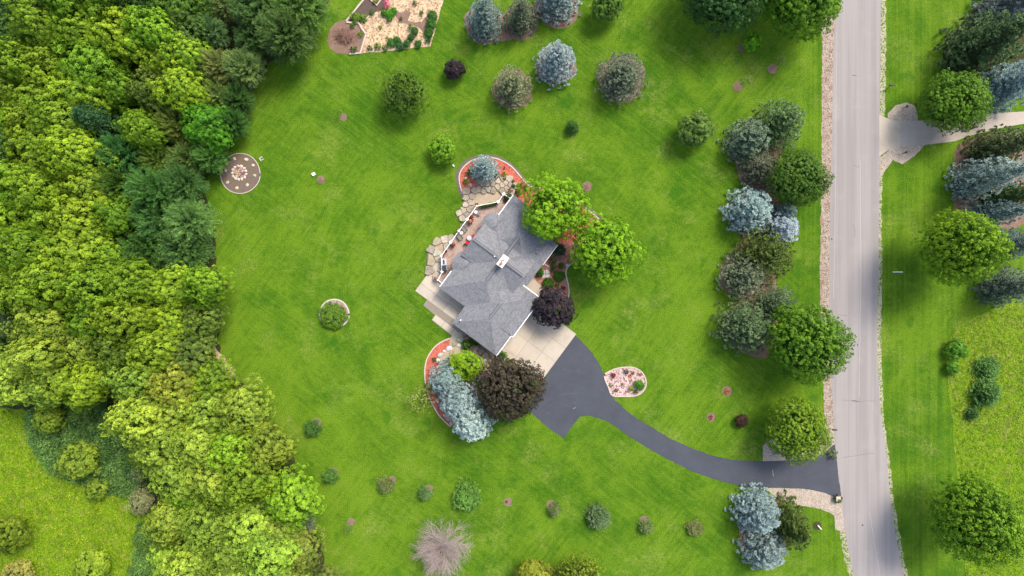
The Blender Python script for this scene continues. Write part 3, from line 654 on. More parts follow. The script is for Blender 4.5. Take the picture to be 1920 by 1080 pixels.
# ------------------------------------------------------------------ stones
def clip(poly, p, n):
    out = []
    for i in range(len(poly)):
        a, b = poly[i], poly[(i + 1) % len(poly)]
        da = (a[0] - p[0]) * n[0] + (a[1] - p[1]) * n[1]; db = (b[0] - p[0]) * n[0] + (b[1] - p[1]) * n[1]
        if da <= 0: out.append(a)
        if da * db < 0: t = da / (da - db); out.append((a[0] + (b[0] - a[0]) * t, a[1] + (b[1] - a[1]) * t))
    return out
def inside(p, poly):
    c = False; n = len(poly)
    for i in range(n):
        a, b = poly[i], poly[(i + 1) % n]
        if (a[1] > p[1]) != (b[1] > p[1]) and p[0] < (b[0] - a[0]) * (p[1] - a[1]) / (b[1] - a[1]) + a[0]: c = not c
    return c
def flagstones(parent, region, size, z0, z1, colors, seed, gap=0.07, keep=1.0):
    """cells of a paving of irregular stones inside a region given in photo pixels"""
    R = wpoly(region); r = random.Random(seed); xs = [p[0] for p in R]; ys = [p[1] for p in R]; pts = []
    for _ in range(4000):
        p = (r.uniform(min(xs), max(xs)), r.uniform(min(ys), max(ys)))
        if inside(p, R) and all(math.hypot(p[0] - q[0], p[1] - q[1]) > size for q in pts): pts.append(p)
    for p in pts:
        if r.random() > keep: continue
        c = [(p[0] + size * q * math.cos(t), p[1] + size * q * math.sin(t)) for t, q in ((t + r.uniform(-.3, .3), r.uniform(.7, 1.15)) for t in np.linspace(0, 2 * math.pi, 9)[:-1])]
        for q in pts:
            if q is not p and math.hypot(p[0] - q[0], p[1] - q[1]) < size * 2.4:
                d = (q[0] - p[0], q[1] - p[1]); L = math.hypot(*d); d = (d[0] / L, d[1] / L); c = clip(c, (p[0] + d[0] * (L / 2 - gap), p[1] + d[1] * (L / 2 - gap)), d)
        if len(c) < 3: continue
        c = [(x + r.uniform(-.025, .025), y + r.uniform(-.025, .025)) for x, y in c]
        o = MB().prism(c, z0, z1 + r.uniform(-0.04, 0.05), 0.05).build('flagstone', MAT['stone'], parent)
        k = r.uniform(0.85, 1.15); cc = r.choice(colors); o.color = (cc[0] * k, cc[1] * k, cc[2] * k, 1)
TAN = [(0.36, 0.30, 0.215), (0.32, 0.265, 0.185), (0.39, 0.32, 0.245), (0.29, 0.245, 0.18)]

def rock_mesh(seed, flat=0.5):
    r = random.Random(seed); bm = bmesh.new(); bmesh.ops.create_icosphere(bm, subdivisions=2, radius=1.0)
    ax = [Vector((r.gauss(0, 1), r.gauss(0, 1), r.gauss(0, 0.6))).normalized() for _ in range(9)]
    for v in bm.verts:
        d = v.co.copy()
        for a in ax:
            t = d.dot(a) - r.choice([0.72, 0.78]) * 1.0
            if t > 0: d -= a * t
        v.co = d * (1 + r.uniform(-.03, .03)); v.co.z *= flat
    me = bpy.data.meshes.new('rock'); bm.to_mesh(me); bm.free(); me.materials.append(MAT['stone']); return me
ROCKS = [rock_mesh(i, f) for i, f in enumerate((0.5, 0.6, 0.45, 0.7, 0.55))]
def rock(px, py, r, label, col=(0.45, 0.40, 0.34), ry=None, rz=None, parent=None, name='boulder', cat='rock', group=None, z=0.0, h=1.0):
    x, y, _ = W(px, py, z); o = link(name, random.choice(ROCKS), parent)
    o.location = (x, y, z + 0.06 * r * S) if parent is None else (x - parent.location.x, y - parent.location.y, z)
    o.scale = (r * S, (ry or r * random.uniform(.7, .95)) * S, r * S * h); o.rotation_euler = (0, 0, random.uniform(0, 3) if rz is None else rz)
    o.color = (*[c * random.uniform(.9, 1.1) for c in col], 1)
    if parent is None: tag(o, label, cat, group)
    return o

# fire pit: ring of stones round a heap of ash and pale rubble
x0, y0, _ = W(448.7, 324)
pit = empty('fire_pit', (x0, y0, 0.024), 'round fire pit ringed by pale stones in the middle of its brown circular bed', 'fire pit')
n_st = 13
for i in range(n_st):
    a = 2 * math.pi * i / n_st + 0.2; rock(448.7 + 13 * math.cos(a), 324 + 12.6 * math.sin(a), random.uniform(3.2, 4.3), None, (0.58, 0.46, 0.38), rz=random.uniform(0, 3), parent=pit, name='ring_stone', h=1.2)
ash = MB(); 
for i in range(150):
    a = random.uniform(0, 6.28); q = math.sqrt(random.random()) * 0.78; ash.box((q * math.cos(a), q * math.sin(a), 0.03 + 0.16 * (0.8 - q) + random.uniform(0, .05)), (random.uniform(.06, .2), random.uniform(.05, .14), .06), random.uniform(0, 3))
o = ash.build('ash_heap', MAT['pink'], pit); o['kind'] = 'stuff'
ch = MB()
for i in range(26):
    a = random.uniform(0, 6.28); q = random.random() * 0.42; cx_, cy_ = -0.25 + q * math.cos(a), 0.08 + q * math.sin(a); ch.box((cx_, cy_, 0.2), (random.uniform(.1, .24), .06, .05), random.uniform(0, 3))
ch.build('charred_wood', M_plain('ochre_embers', (0.62, 0.42, 0.16), 0.4, 8), pit)
for i, (sx_, sy_, lab) in enumerate([(439.5, 297.8, 'north-west of the fire pit'), (461.9, 298.9, 'north-east of the fire pit'), (475, 310, 'near the rusty streak in the bed'), (477.7, 329.3, 'due east of the fire pit'),
                                 (464, 347, 'south-east of the fire pit'), (444.5, 352.4, 'south of the fire pit'), (427, 341.9, 'south-west of the fire pit'), (423.3, 320.1, 'due west of the fire pit')]):
    rock(sx_, sy_, [4.2, 4.6, 3.6, 4, 4, 3.8, 4.2, 4.4][i], 'flat pale seat stone in the brown circular bed, ' + lab, (0.46, 0.42, 0.30), group='seat stones round the fire pit', name='seat_stone')

# ================================================================== THE HOUSE
hk = 0.97
def HW(a, b, z): 
    px, py = AB(a, b); x, y, _ = W(px, py, 3.0); return (x, y, z)
house = empty('house', W(943, 491)[:2] + (0,), 'grey shingled ranch house set diagonally in the middle of the lawn', 'house')
def HC(v): return (v[0] - house.location.x, v[1] - house.location.y, v[2])
PXM = S * hk   # metres per local unit
def roof_part(name, faces, mat=MAT['shingle'], thick=0.14):
    """faces: lists of (a,b,z); uv laid along eave and slope; closed with a soffit below"""
    V = []; F = []; UV = []
    for f in faces:
        P = [Vector(HC(HW(*p))) for p in f]; n = (P[1] - P[0]).cross(P[2] - P[0])
        if n.z < 0: P = P[::-1]; n = -n
        n.normalize(); ue = Vector((0, 0, 1)).cross(n); ue = ue.normalized() if ue.length > 1e-4 else Vector((1, 0, 0)); ve = n.cross(ue)
        i0 = len(V); V += [tuple(p) for p in P]; F.append(tuple(range(i0, i0 + len(P)))); UV.append([(p.dot(ue), p.dot(ve)) for p in P])
        i1 = len(V); V += [(p.x, p.y, p.z - thick) for p in P]; F.append(tuple(range(i1 + len(P) - 1, i1 - 1, -1))); UV.append([(0, 0)] * len(P))
        for k in range(len(P)):
            k2 = (k + 1) % len(P); F.append((i0 + k, i1 + k, i1 + k2, i0 + k2)); UV.append([(0, 0)] * 4)
    me = bpy.data.meshes.new(name); me.from_pydata(V, [], F); uvl = me.uv_layers.new(name='UVMap')
    flat = [c for f in UV for uv in f for c in uv]; uvl.data.foreach_set('uv', flat); me.materials.append(mat)
    return link(name, me, house)
def hip(a0, a1, b0, b1, ze, p, axis='b'):
    if axis == 'b':
        h = (a1 - a0) / 2; am = (a0 + a1) / 2; zr = ze + h * PXM * p; e0, e1 = b0 + h, b1 - h
        if e0 > e1: e0 = e1 = (b0 + b1) / 2
        A, B, C, D = (a0, b0, ze), (a1, b0, ze), (a1, b1, ze), (a0, b1, ze); r0, r1 = (am, e0, zr), (am, e1, zr)
        return [[A, B, r0], [B, C, r1, r0], [C, D, r1], [D, A, r0, r1]]
ZE = 3.0; PT = 0.34
main_faces = hip(-67, 61, -110, 68, ZE, PT)
zr_main = ZE + 64 * PXM * PT
roof_part('roof', main_faces)
roof_part('north_roof', hip(-58, 52, 0, 113, ZE + 0.06, 0.39))
roof_part('east_roof', hip(2, 63, -10, 87, ZE + 0.03, PT))
roof_part('garage_roof', hip(-8, 94, -149, -13, ZE + 0.02, PT))
zc = zr_main + 0.05; ec = zc - 36.5 * PXM * 0.40
roof_part('gable_roof', [[(-70, 0, zc), (49, 0, zc), (49, -36.5, ec), (-70, -36.5, ec)], [(-70, 0, zc), (49, 0, zc), (49, 36.5, ec), (-70, 36.5, ec)]])
roof_part('garage_front_roof', [[(75, -126, ZE + 1.35), (75, -76, ZE + 1.35), (99, -76, ZE + 0.03), (99, -102, ZE + 0.03), (94.5, -102, ZE + 0.3), (94.5, -126, ZE + 0.3)]][:0] or [[(70, -101.5, ZE + .72), (70, -14, ZE + .72), (98, -14, ZE + 0.06), (98, -101.5, ZE + 0.06)]])
roof_part('porch_roof', [[(40, 10.5, ZE + .5), (40, 39, ZE + .5), (59, 39, ZE - .12), (59, 10.5, ZE - .12)]])
for bc in (45, -46):
    ra, zb_ = 29.0, ZE - 0.03; cen = (-50, bc, zb_ + 29 * PXM * 0.36)
    pts = [(-50 + ra * math.cos(t) * 1.0, bc + ra * 0.92 * math.sin(t), zb_) for t in np.linspace(math.pi * 0.5, math.pi * 1.5, 9)]
    roof_part('bay_roof', [[pts[i], pts[i + 1], cen] for i in range(8)])
    wall = [HC(HW(-50 + (ra - 6) * math.cos(t), bc + (ra - 6) * 0.92 * math.sin(t), 0))[:2] for t in np.linspace(math.pi * 0.5, math.pi * 1.5, 9)]
    MB().prism(wall, 0, ZE - 0.1).build('bay_wall', MAT['siding'], house)
# ridge caps
def cap(p, q):
    A = Vector(HC(HW(*p))); B = Vector(HC(HW(*q))); m = MB(); d = (B - A).normalized(); s = Vector((-d.y, d.x, 0)).normalized() * 0.15
    V = [A - s + Vector((0, 0, -.03)), A + Vector((0, 0, .07)), A + s + Vector((0, 0, -.03)), B - s + Vector((0, 0, -.03)), B + Vector((0, 0, .07)), B + s + Vector((0, 0, -.03))]
    m.add(V, [(0, 1, 4, 3), (1, 2, 5, 4), (0, 2, 1), (3, 4, 5), (2, 0, 3, 5)]); m.build('ridge_cap', CAPM, house)
CAPM = M_plain('ridge_cap_shingle', (0.18, 0.179, 0.186), 0.2, 9, 0.9)
DARKL = M_plain('ridge_vent_slot', (0.075, 0.077, 0.085), 0.2, 6, 0.9)
def slot(p, q, off, w=0.05):
    A = Vector(HC(HW(*p))); B = Vector(HC(HW(*q))); d = (B - A).normalized(); s = Vector((-d.y, d.x, 0)).normalized()
    for k in (-1, 1):
        a = A + s * off * k; b = B + s * off * k
        m = MB(); V = []
        for c in (a, b):
            for o_, z_ in ((-w, 0.0), (w, 0.0), (w, .055), (-w, .055)): V.append(c + s * o_ + Vector((0, 0, z_ - off * 0.36)))
        m.add(V, [(0, 1, 5, 4), (1, 2, 6, 5), (2, 3, 7, 6), (3, 0, 4, 7), (3, 2, 1, 0), (4, 5, 6, 7)]); m.build('ridge_vent', DARKL, house)
for p, q in (((-68, 0, zc), (-12, 0, zc)), ((8, 0, zc), (46, 0, zc)), ((-3, 12, zr_main + .12), (-3, 53, zr_main + .25)), ((-3, -12, zr_main + .02), (-3, -46, zr_main + .02)), ((43, -66, ZE + 51 * PXM * PT + .02), (43, -98, ZE + 51 * PXM * PT + .02))):
    cap(p, q); slot(p, q, 0.20, 0.035)
# walls
def wallbox(name, a0, a1, b0, b1, z1):
    MB().prism([HC(HW(a, b, 0))[:2] for a, b in ((a0, b0), (a1, b0), (a1, b1), (a0, b1))], 0, z1).build(name, MAT['siding'], house)
wallbox('wall', -61, 55, -104, 62, ZE - .02); wallbox('wall', -52, 46, 60, 107, ZE - .03); wallbox('wall', 10, 57.5, 20, 81, ZE - .04)
wallbox('garage_wall', -2.5, 89, -143.5, -18, ZE - .05)
def gable(a, z0, zt, b):
    m = MB(); q = [HC(HW(a, -b, z0)), HC(HW(a, b, z0)), HC(HW(a, 0, zt)), HC(HW(a - 2 * np.sign(a), -b, z0)), HC(HW(a - 2 * np.sign(a), b, z0)), HC(HW(a - 2 * np.sign(a), 0, zt))]
    m.add(q, [(0, 1, 2), (5, 4, 3), (0, 3, 4, 1), (1, 4, 5, 2), (2, 5, 3, 0)]); m.build('gable_wall', MAT['siding'], house)
gable(44, ec - .1, zc - .2, 30); gable(-64, ec - .1, zc - .2, 30)
# white gutters and barge boards seen along the eaves
def gutter(p, q, z, w=0.12, h=0.14):
    A = HC(HW(*p, z)); B = HC(HW(*q, z)); MB().strip([A[:2], B[:2]], w, z - h, z + 0.012).build('gutter', MAT['white'], house)
gutter((95.2, -149), (95.2, -103), ZE + .02); gutter((99.0, -101.5), (99.0, -14), ZE + .08); gutter((95, -102), (99, -102), ZE + .05)
gutter((50, -12.6), (99, -12.6), ZE + 0.10, 0.15); gutter((-59, 65), (-59, 112), ZE + .08, 0.15); gutter((59.8, 10), (59.8, 39), ZE - .10, .12)
gutter((50, 9.6), (60, 9.6), ZE + .1, .14); gutter((63.8, 40), (63.8, 87), ZE + .04, .07); gutter((-67.6, -108), (-67.6, -71), ZE + .02, .12)
# garage doors, front door, windows
def wallpanel(name, a0, b0, a1, b1, z0, z1, mat, t=0.06, parent=house):
    A = HC(HW(a0, b0, 0)); B = HC(HW(a1, b1, 0)); return MB().strip([A[:2], B[:2]], t, z0, z1).build(name, mat, parent)
for b0, b1 in ((-138, -108), (-98, -62), (-56, -26)):
    d = wallpanel('garage_door', 89.4, b0, 89.4, b1, 0.06, 2.3, MAT['white'])
    for k in range(4): wallpanel('panel', 89.9, b0 + 1, 89.9, b1 - 1, 0.14 + k * .54, 0.58 + k * .54, MAT['white'], 0.04, d)
wallpanel('front_door', 55.6, 18, 55.6, 30, 0.1, 2.2, MAT['terracotta'])
for a, b0, b1 in ((-61.5, 5, 20), (-61.5, -15, 0), (-61.5, -100, -80), (58, 50, 70)):
    f = wallpanel('window', a, b0, a, b1, 0.9, 2.2, MAT['white'], 0.08); wallpanel('pane', a + (-.5 if a < 0 else .5), b0 + 1.2, a + (-.5 if a < 0 else .5), b1 - 1.2, 1.0, 2.1, MAT['glass'], 0.05, f)
for a0, a1, b in ((5, 25, -144), (40, 60, -144), (-50, -30, -104.5)):
    f = wallpanel('window', a0, b, a1, b, 0.9, 2.2, MAT['white'], 0.08); wallpanel('pane', a0 + 1.2, b - .5, a1 - 1.2, b - .5, 1.0, 2.1, MAT['glass'], 0.05, f)
# chimney
rzh = math.atan2(0.804, 0.595)   # long side of the stack runs along b
c0 = HC(HW(0.5, 0, 0)); chb = MB().box((c0[0], c0[1], 3.5), (1.5, 0.84, 5.2), rzh).build('chimney', M_plain('tan_brick', (0.34, 0.25, 0.19), 0.3, 5, 0.9), house)
MB().box((c0[0], c0[1], 6.15), (1.72, 0.98, 0.14), rzh).build('chimney_cap', M_plain('pale_cap', (0.72, 0.68, 0.60), 0.12, 3, 0.7), chb)
ux, uy = 0.595, 0.804
for k, r_, m_ in ((-0.42, 0.20, 'terracotta'), (0.36, 0.15, 'white')):
    MB().cyl((c0[0] + ux * k, c0[1] + uy * k, 6.22), r_, r_ * .9, 0.34, 12).build('flue', MAT[m_], chb)
MB().box((c0[0] - ux * .2, c0[1] - uy * .2 + .1, 6.3), (.5, .1, .12), rzh + .7).build('flue_bracket', MAT['terracotta'], chb)
for (a, b, z, r_, m_) in ((-17.5, -1.5, zc - .1, .09, 'white'), (5, 46, 4.3, .07, 'dark_metal'), (1.5, -134.5, 3.3, .1, 'white'), (8, 43, 4.3, .05, 'dark_metal')):
    c = HC(HW(a, b, z - .1)); MB().cyl(c, r_, r_, 0.55, 10).build('vent_pipe', MAT[m_], house)
for (a, b) in ((37, 57), (40, 52)):
    c = HC(HW(a, b, 3.75)); MB().box(c, (.42, .3, .22), rzh + 1.57).build('roof_vent', CAPM, house)
m = MB().tube(W(1021, 495.4, .12), W(1029, 499.8, .08), .06, .06, 8).build('downspout_extension', MAT['white']); tag(m, 'white downspout pipe lying on the red mulch by the front roof corner', 'downspout')

# ------------------------------------------------------------------ raised terrace with its rail
ter = slab('terrace', [(957, 372), (944.3, 364), (934, 378.5), (915, 384), (897, 385.5), (893.8, 386), (876, 411.5), (860, 433), (844.8, 454.7), (827, 480), (828.5, 510), (821, 525), (832, 534.5), (870, 520), (930, 440), (965, 385)], 0, 0.42, MAT['paver'])
rail_pts = [(957.3, 372), (944.3, 364), (934, 378.5), (897, 385.5), (893.8, 386), (875.8, 411.6), (860.2, 433), (844.8, 454.7), (827.2, 480.1), (828.8, 509.7), (821.2, 525), (830.4, 532.9)]
rail = empty('railing', (*W(860, 433)[:2], 0.42), 'white railing with square post caps along the back terrace', 'railing')
RO = rail.location
def RL(px, py, z): x, y, _ = W(px, py, z + .42); return (x - RO.x, y - RO.y, z)
for i in range(len(rail_pts) - 1):
    if i in (3,): continue
    p, q = rail_pts[i], rail_pts[i + 1]
    MB().strip([RL(*p, .9)[:2], RL(*q, .9)[:2]], 0.10, 0.86, 0.94).build('top_rail', MAT['white'], rail)
    MB().strip([RL(*p, .9)[:2], RL(*q, .9)[:2]], 0.06, 0.10, 0.16).build('bottom_rail', MAT['white'], rail)
    A = Vector(RL(*p, .9)[:2]); B = Vector(RL(*q, .9)[:2]); nb = int((B - A).length / 0.2)
    mb = MB()
    for k in range(1, nb):
        c = A.lerp(B, k / nb); mb.box((c.x, c.y, .5), (.03, .03, .72))
    if nb > 1: mb.build('balusters', MAT['white'], rail)['kind'] = 'stuff'
for (px, py, s_) in ((944.3, 364, .42), (934, 378.5, .46), (875.8, 411.6, .42), (860.2, 433, .34), (844.8, 454.7, .42), (827.2, 480.1, .34), (828.8, 509.7, .40), (821.2, 525, .26), (893.8, 386, .26)):
    c = RL(px, py, .9); po = MB().box((c[0], c[1], .48), (s_ * .6, s_ * .6, .96), .64).build('post', MAT['white'], rail); MB().box((c[0], c[1], 1.0), (s_, s_, .10), .64, .8).build('post_cap', MAT['white'], po)
lf = slab('step_slab', [(840.5, 518.5), (830.5, 533.5), (835, 537), (846, 520)], 0.42, 0.47, MAT['concrete'])

# stone landing beyond the rail and rock banks
sheet('stone_landing', catmull([(876, 372), (886, 362), (898, 357), (915, 354), (930, 352), (946, 354), (960, 362), (966, 372), (957, 378), (934, 384), (900, 388), (884, 408), (874, 418), (866, 414), (862, 402), (866, 390), (873, 380)], 4), 0.040, MAT['sand'])
b1 = empty('flagstone_border', (*W(930, 348)[:2], 0), 'irregular tan flagstones fitted round the stone landing south of the round blue spruce', 'flagstones')
def off_parent(parent): return parent
class _Off: pass
def stones_on(parent, region, size, z1, colors, seed, gap=.03, keep=1.0):
    n0 = len(parent.children); flagstones(parent, region, size, -0.02, z1, colors, seed, gap, keep)
    for c in parent.children: 
        if not c.get('_d'): c.location = (-parent.location.x, -parent.location.y, 0.02); c['_d'] = 1
    for c in parent.children:
        if '_d' in c and c.get('_d') == 1: pass
stones_on(b1, [(897, 353), (905, 346), (916, 343), (925, 333), (938, 332), (955, 337), (968, 344), (966, 354), (958, 362), (948, 362), (935, 357), (918, 356), (903, 359)], 0.66, 0.30, TAN, 3)
b1b = empty('flagstone_border', (*W(878, 375)[:2], 0), 'tan flagstones edging the west side of the stone landing by the lawn', 'flagstones')
stones_on(b1b, [(873, 356), (884, 354), (898, 354), (896, 362), (886, 366), (882, 376), (884, 388), (876, 400), (873, 412), (864, 410), (862, 398), (868, 386), (875, 378), (872, 368)], 0.66, 0.26, TAN, 5)
bank = catmull([(846, 446), (836, 446.5), (827, 448), (814.6, 455.8), (805, 467.6), (802.8, 483.3), (803.5, 500), (804.4, 511.6), (811.5, 522), (820, 527), (829, 512), (827, 482), (836, 468), (846, 455)], 4)
sheet('rock_bank', bank, 0.040, MAT['sand'])
edging([(x - 1.2, y) for x, y in bank[3:36]], 'dark stone edging between the lawn and the tan rock bank', w=0.25, mat='curb_dark', z1=.06)
b2 = empty('rock_ledge', (*W(815, 485)[:2], 0), 'weathered tan ledge stones piled in the bank below the terrace rail', 'ledge stones')
stones_on(b2, bank, 0.85, 0.24, TAN + [(0.36, 0.34, 0.26)], 8, 0.035, 0.8)
for c in list(bpy.data.objects):
    if '_d' in c: del c['_d']

rock(882, 347, 4.6, 'pale boulder in the red mulch below the small lime plant, west of the round spruce')
rock(873, 334, 2.8, 'small white rock above the small lime plant in the red mulch', (0.6, 0.55, 0.48))
for (x, y, r_, lab, c) in ((863, 636.7, 9, 'large grey lichened boulder by the garage corner of the patio', (0.30, 0.30, 0.22)), (861, 647.5, 4.8, 'small white angular rock just below the large grey boulder', (0.58, 0.54, 0.48)),
        (842.5, 653.5, 6.4, 'big white angular rock at the top of the row edging the red crescent', (0.56, 0.53, 0.47)), (833, 658.5, 3.6, 'smallest rock of the row beside the red crescent', (0.45, 0.42, 0.36)), (825.5, 665.5, 5.8, 'long grey rock in the middle of the row beside the red crescent', (0.42, 0.40, 0.36)),
        (821, 675.5, 4.6, 'pale rock at the blue spruce end of the row beside the red crescent', (0.58, 0.55, 0.5)), (909.7, 674, 5.0, 'round white rock alone on the tan gravel between the lime shrub and the garage', (0.62, 0.58, 0.5)), (851.7, 645, 5.5, 'brown boulder between the white rocks and the patio', (0.28, 0.24, 0.18)),
        (1063, 497.5, 3.6, 'grey rock at the bend of the front entry edging', (0.42, 0.40, 0.38)), (1016, 538, 2.4, 'small pale rock beside the entry walk', (0.5, 0.47, 0.42))):
    rock(x, y, r_, lab, c)
b3 = empty('rock_wall', (*W(905, 655)[:2], 0), 'low brown dry stone wall along the garage side between the shrubs and the drive', 'rock wall')
stones_on(b3, [(872, 625), (885, 628), (905, 645), (930, 664), (928, 672), (915, 668), (895, 660), (878, 640)], 0.62, 0.40, [(0.20, 0.16, 0.11), (0.30, 0.24, 0.17), (0.25, 0.2, 0.15)], 12)
b4 = empty('stepping_pad', (*W(1022, 513)[:2], 0), 'small grey stone pad set among the round shrubs of the entry bed', 'stone pad')
stones_on(b4, [(1020, 506), (1028, 508), (1027, 515), (1024, 521), (1018, 519), (1019, 512)], 0.42, 0.12, [(0.42, 0.42, 0.38), (0.5, 0.5, 0.46)], 14, 0.03)
for c in list(bpy.data.objects):
    if '_d' in c: del c['_d']

# ------------------------------------------------------------------ terrace furniture
TZ = 0.42
def on(px, py, z=TZ): return W(px, py, z)
g = empty('gas_grill', on(833.5, 497), 'stainless gas grill with black hood against the white railing', 'grill', rz=R_(4))
MB().box((0, -.45, .45), (.62, .8, .86)).build('cart', MAT['black'], g); MB().box((0, .42, .42), (.66, .85, .80)).build('cabinet', MAT['white'], g)
MB().box((0, .42, .84), (.74, .92, .05)).build('side_shelf', MAT['steel'], g); MB().box((.02, -.48, 1.0), (.66, .86, .28), 0, .82).build('hood', MAT['black'], g)
MB().box((0, .40, .89), (.22, .62, .05)).build('burner_grate', MAT['black'], g)
MB().tube((.36, -.85, 1.0), (.36, -.12, 1.0), .02).build('handle', MAT['steel'], g)
def lounge(px, py, rz, cloth, label, group=None, name='lounge_chair', wood=MAT['dark_metal'], L=.55):
    c = empty(name, on(px, py), label, 'chair', group, rz)
    MB().box((0, 0, .40), (.56, L, .07)).build('seat', cloth, c); m = MB(); V = []
    m.add([(-.28, L / 2, .40), (.28, L / 2, .40), (.28, L / 2 + .34, .98), (-.28, L / 2 + .34, .98), (-.28, L / 2 + .06, .38), (.28, L / 2 + .06, .38), (.28, L / 2 + .40, .96), (-.28, L / 2 + .40, .96)], [(0, 1, 2, 3), (7, 6, 5, 4), (0, 4, 5, 1), (1, 5, 6, 2), (2, 6, 7, 3), (3, 7, 4, 0)]); m.build('backrest', cloth, c)
    for x in (-.27, .27):
        for y in (-L / 2 + .03, L / 2 - .03): MB().box((x, y, .19), (.04, .04, .38)).build('leg', wood, c)
        MB().box((x * 1.12, 0, .60), (.06, L, .035)).build('armrest', wood, c)
    return c
lounge(889.6, 444.5, R_(-52) + math.pi / 2 + 2.6, MAT['red_cloth'], 'red cushioned chair tucked under the eave, north of the other red chair', 'red chairs', L=.7)
lounge(879, 456, R_(-52) + math.pi / 2 + 3.4, MAT['red_cloth'], 'red cushioned chair by the eave, nearest the grill', 'red chairs', L=.8)
lounge(871.3, 430.6, R_(35), MAT['grey_cloth'], 'grey patio chair by the rail above the white side table', 'grey patio chairs', L=.75)
lounge(862.8, 445.5, R_(35), MAT['grey_cloth'], 'grey patio chair by the rail below the white side table', 'grey patio chairs', L=.75)
def rtable(px, py, r_, h, label, mat, name='side_table'):
    t = empty(name, on(px, py), label, 'table'); MB().cyl((0, 0, h - .04), r_, r_, .04, 20).build('tabletop', mat, t)
    MB().cyl((0, 0, 0), .04, .04, h - .04, 8).build('column', MAT['dark_metal'], t); MB().cyl((0, 0, 0), r_ * .55, r_ * .5, .03, 14).build('foot', MAT['dark_metal'], t); return t
rtable(880.4, 446.8, .36, .5, 'small round grey table between the two red chairs', MAT['steel'])
t = empty('side_table', on(865.8, 437), 'small white square table between the two grey patio chairs', 'table', rz=R_(30)); MB().box((0, 0, .48), (.46, .36, .04)).build('tabletop', MAT['white'], t)
for x in (-.18, .18):
    for y in (-.13, .13): MB().box((x, y, .23), (.03, .03, .46)).build('leg', MAT['white'], t)
MB().box((.08, 0, .53), (.12, .12, .06)).build('dark_dish', MAT['black'], t)
for (x, y, lab) in ((892.5, 398.3, 'round grey stool nearer the rail corner'), (898.4, 401.6, 'round grey stool nearer the house roof')):
    s_ = rtable(x, y, .26, .48, lab + ' on the north end of the terrace', MAT['grey_cloth'] if x > 895 else MAT['steel'], 'stool'); s_['category'] = 'stool'; s_['group'] = 'round stools on the terrace'
def potted(px, py, r, color, label, pot='terracotta', z=TZ, h=.55, kind='tuft', fl=None, name='potted_plant'):
    x, y, _ = W(px, py, z); e = empty(name, (x, y, z), label, 'potted plant'); R = r * S
    MB().cyl((0, 0, 0), R * .55, R * .75, .32, 12).build('pot', MAT[pot], e)
    c = link('foliage', random.choice(KIND[kind]['c']), e); c.color = (*color, 1); c.location = (0, 0, .28); q = KIND[kind]; c.scale = (R / q['R'], R / q['R'], h / q['H'])
    if fl:
        d = link('blossom', random.choice(KIND['tuft']['c']), e); d.color = (*fl, 1); d.location = (0.03, .02, .28 + h * .45); d.scale = (R * .8 / .5, R * .8 / .5, h * .7 / .55); d.rotation_euler = (0, 0, 1.7)
    return e
MAROON = (0.20, 0.035, 0.035)
potted(884.3, 407.4, 4.6, MAROON, 'potted maroon plant by the post, north one of the pair')
potted(882.3, 416, 5.2, (0.22, 0.06, 0.04), 'potted maroon plant by the post, south one of the pair', fl=(.5, .28, .2))
potted(859.2, 431.5, 3.4, (.22, .22, .06), 'potted olive plant hanging on the rail post beside the white side table')
potted(850, 459.5, 5.0, (.06, .14, .02), 'potted green plant with red blooms near the middle rail post', fl=(.45, .06, .06))
potted(837, 471.5, 3.0, (.12, .06, .03), 'small brown potted plant by the rail between the post and the grill')
potted(871, 458.6, 2.0, (.12, .05, .04), 'tiny dark flower pot standing free in the middle of the terrace', h=.3)
potted(832.3, 478.8, 2.8, (.6, .14, .06), 'small coral flower pot at the rail just north of the grill', h=.35)
potted(817.8, 521.9, 3.6, (.5, .10, .07), 'red and white flowers in a pot at the south end of the rail', fl=(.7, .45, .4))
potted(893.6, 384.2, 3.0, (.10, .05, .035), 'dark brown potted plant at the north corner of the terrace', h=.7)
potted(1015.2, 710.5, 3.6, (.10, .12, .03), 'clay pot of orange-red flowers where the concrete slabs meet the black driveway', z=.05, fl=(.75, .10, .04), h=.5)
# clipped hedge and corner shrubs inside the railing
he = empty('hedge', (*W(915.5, 386)[:2], TZ), 'narrow clipped green hedge along the curved terrace wall', 'hedge', rz=R_(12))
c = link('foliage', KIND['dense']['c'][0], he); c.color = (.055, .115, .018, 1); c.scale = (1.5, .30, .85)
c = link('stem', KIND['dense']['w'][0], he); c.scale = (1.4, .25, .8)
plant('dense', 952, 371, 7, 1.4, (.03, .085, .02), 'shrub', 'dark green shrub in the railed corner at the north tip of the roof', 'shrub')
plant('tuft', 946.5, 377.5, 3, .8, (.35, .05, .07), 'flowering_plant', 'red flowering plant in the railed corner beside the dark green shrub', 'flower')
# low pieces on the lawn
def post_thing(name, px, py, label, cat, d=(.22, .22, .35), mat='white'):
    o = MB().box((0, 0, d[2] / 2), d, random.uniform(0, 1), .9).build(name, MAT[mat]); o.location = W(px, py); return tag(o, label, cat)
post_thing('marker_stake', 850.6, 311, 'short white marker standing below the round bright green shrub', 'marker', (.2, .35, .3))
post_thing('marker_stake', 1126.5, 401.5, 'short white marker by the east end of the red mulch bed', 'marker')
post_thing('marker_stake', 1071.3, 590.5, 'pale round marker on the lawn beside the purple leaved tree', 'marker', (.28, .28, .2))
post_thing('utility_box', 588.5, 327, 'white square box alone on the lawn east of the fire pit', 'box', (.5, .46, .3))
bb = empty('broken_block', W(490.5, 298), 'pale U-shaped block on the grass at the north-east rim of the fire pit bed', 'block', rz=.6)
for c_, d_ in (((-.2, 0, .08), (.14, .5, .16)), ((.08, .19, .08), (.42, .13, .16)), ((.1, -.2, .08), (.32, .13, .16))): MB().box(c_, d_).build('block_piece', MAT['curb'], bb)

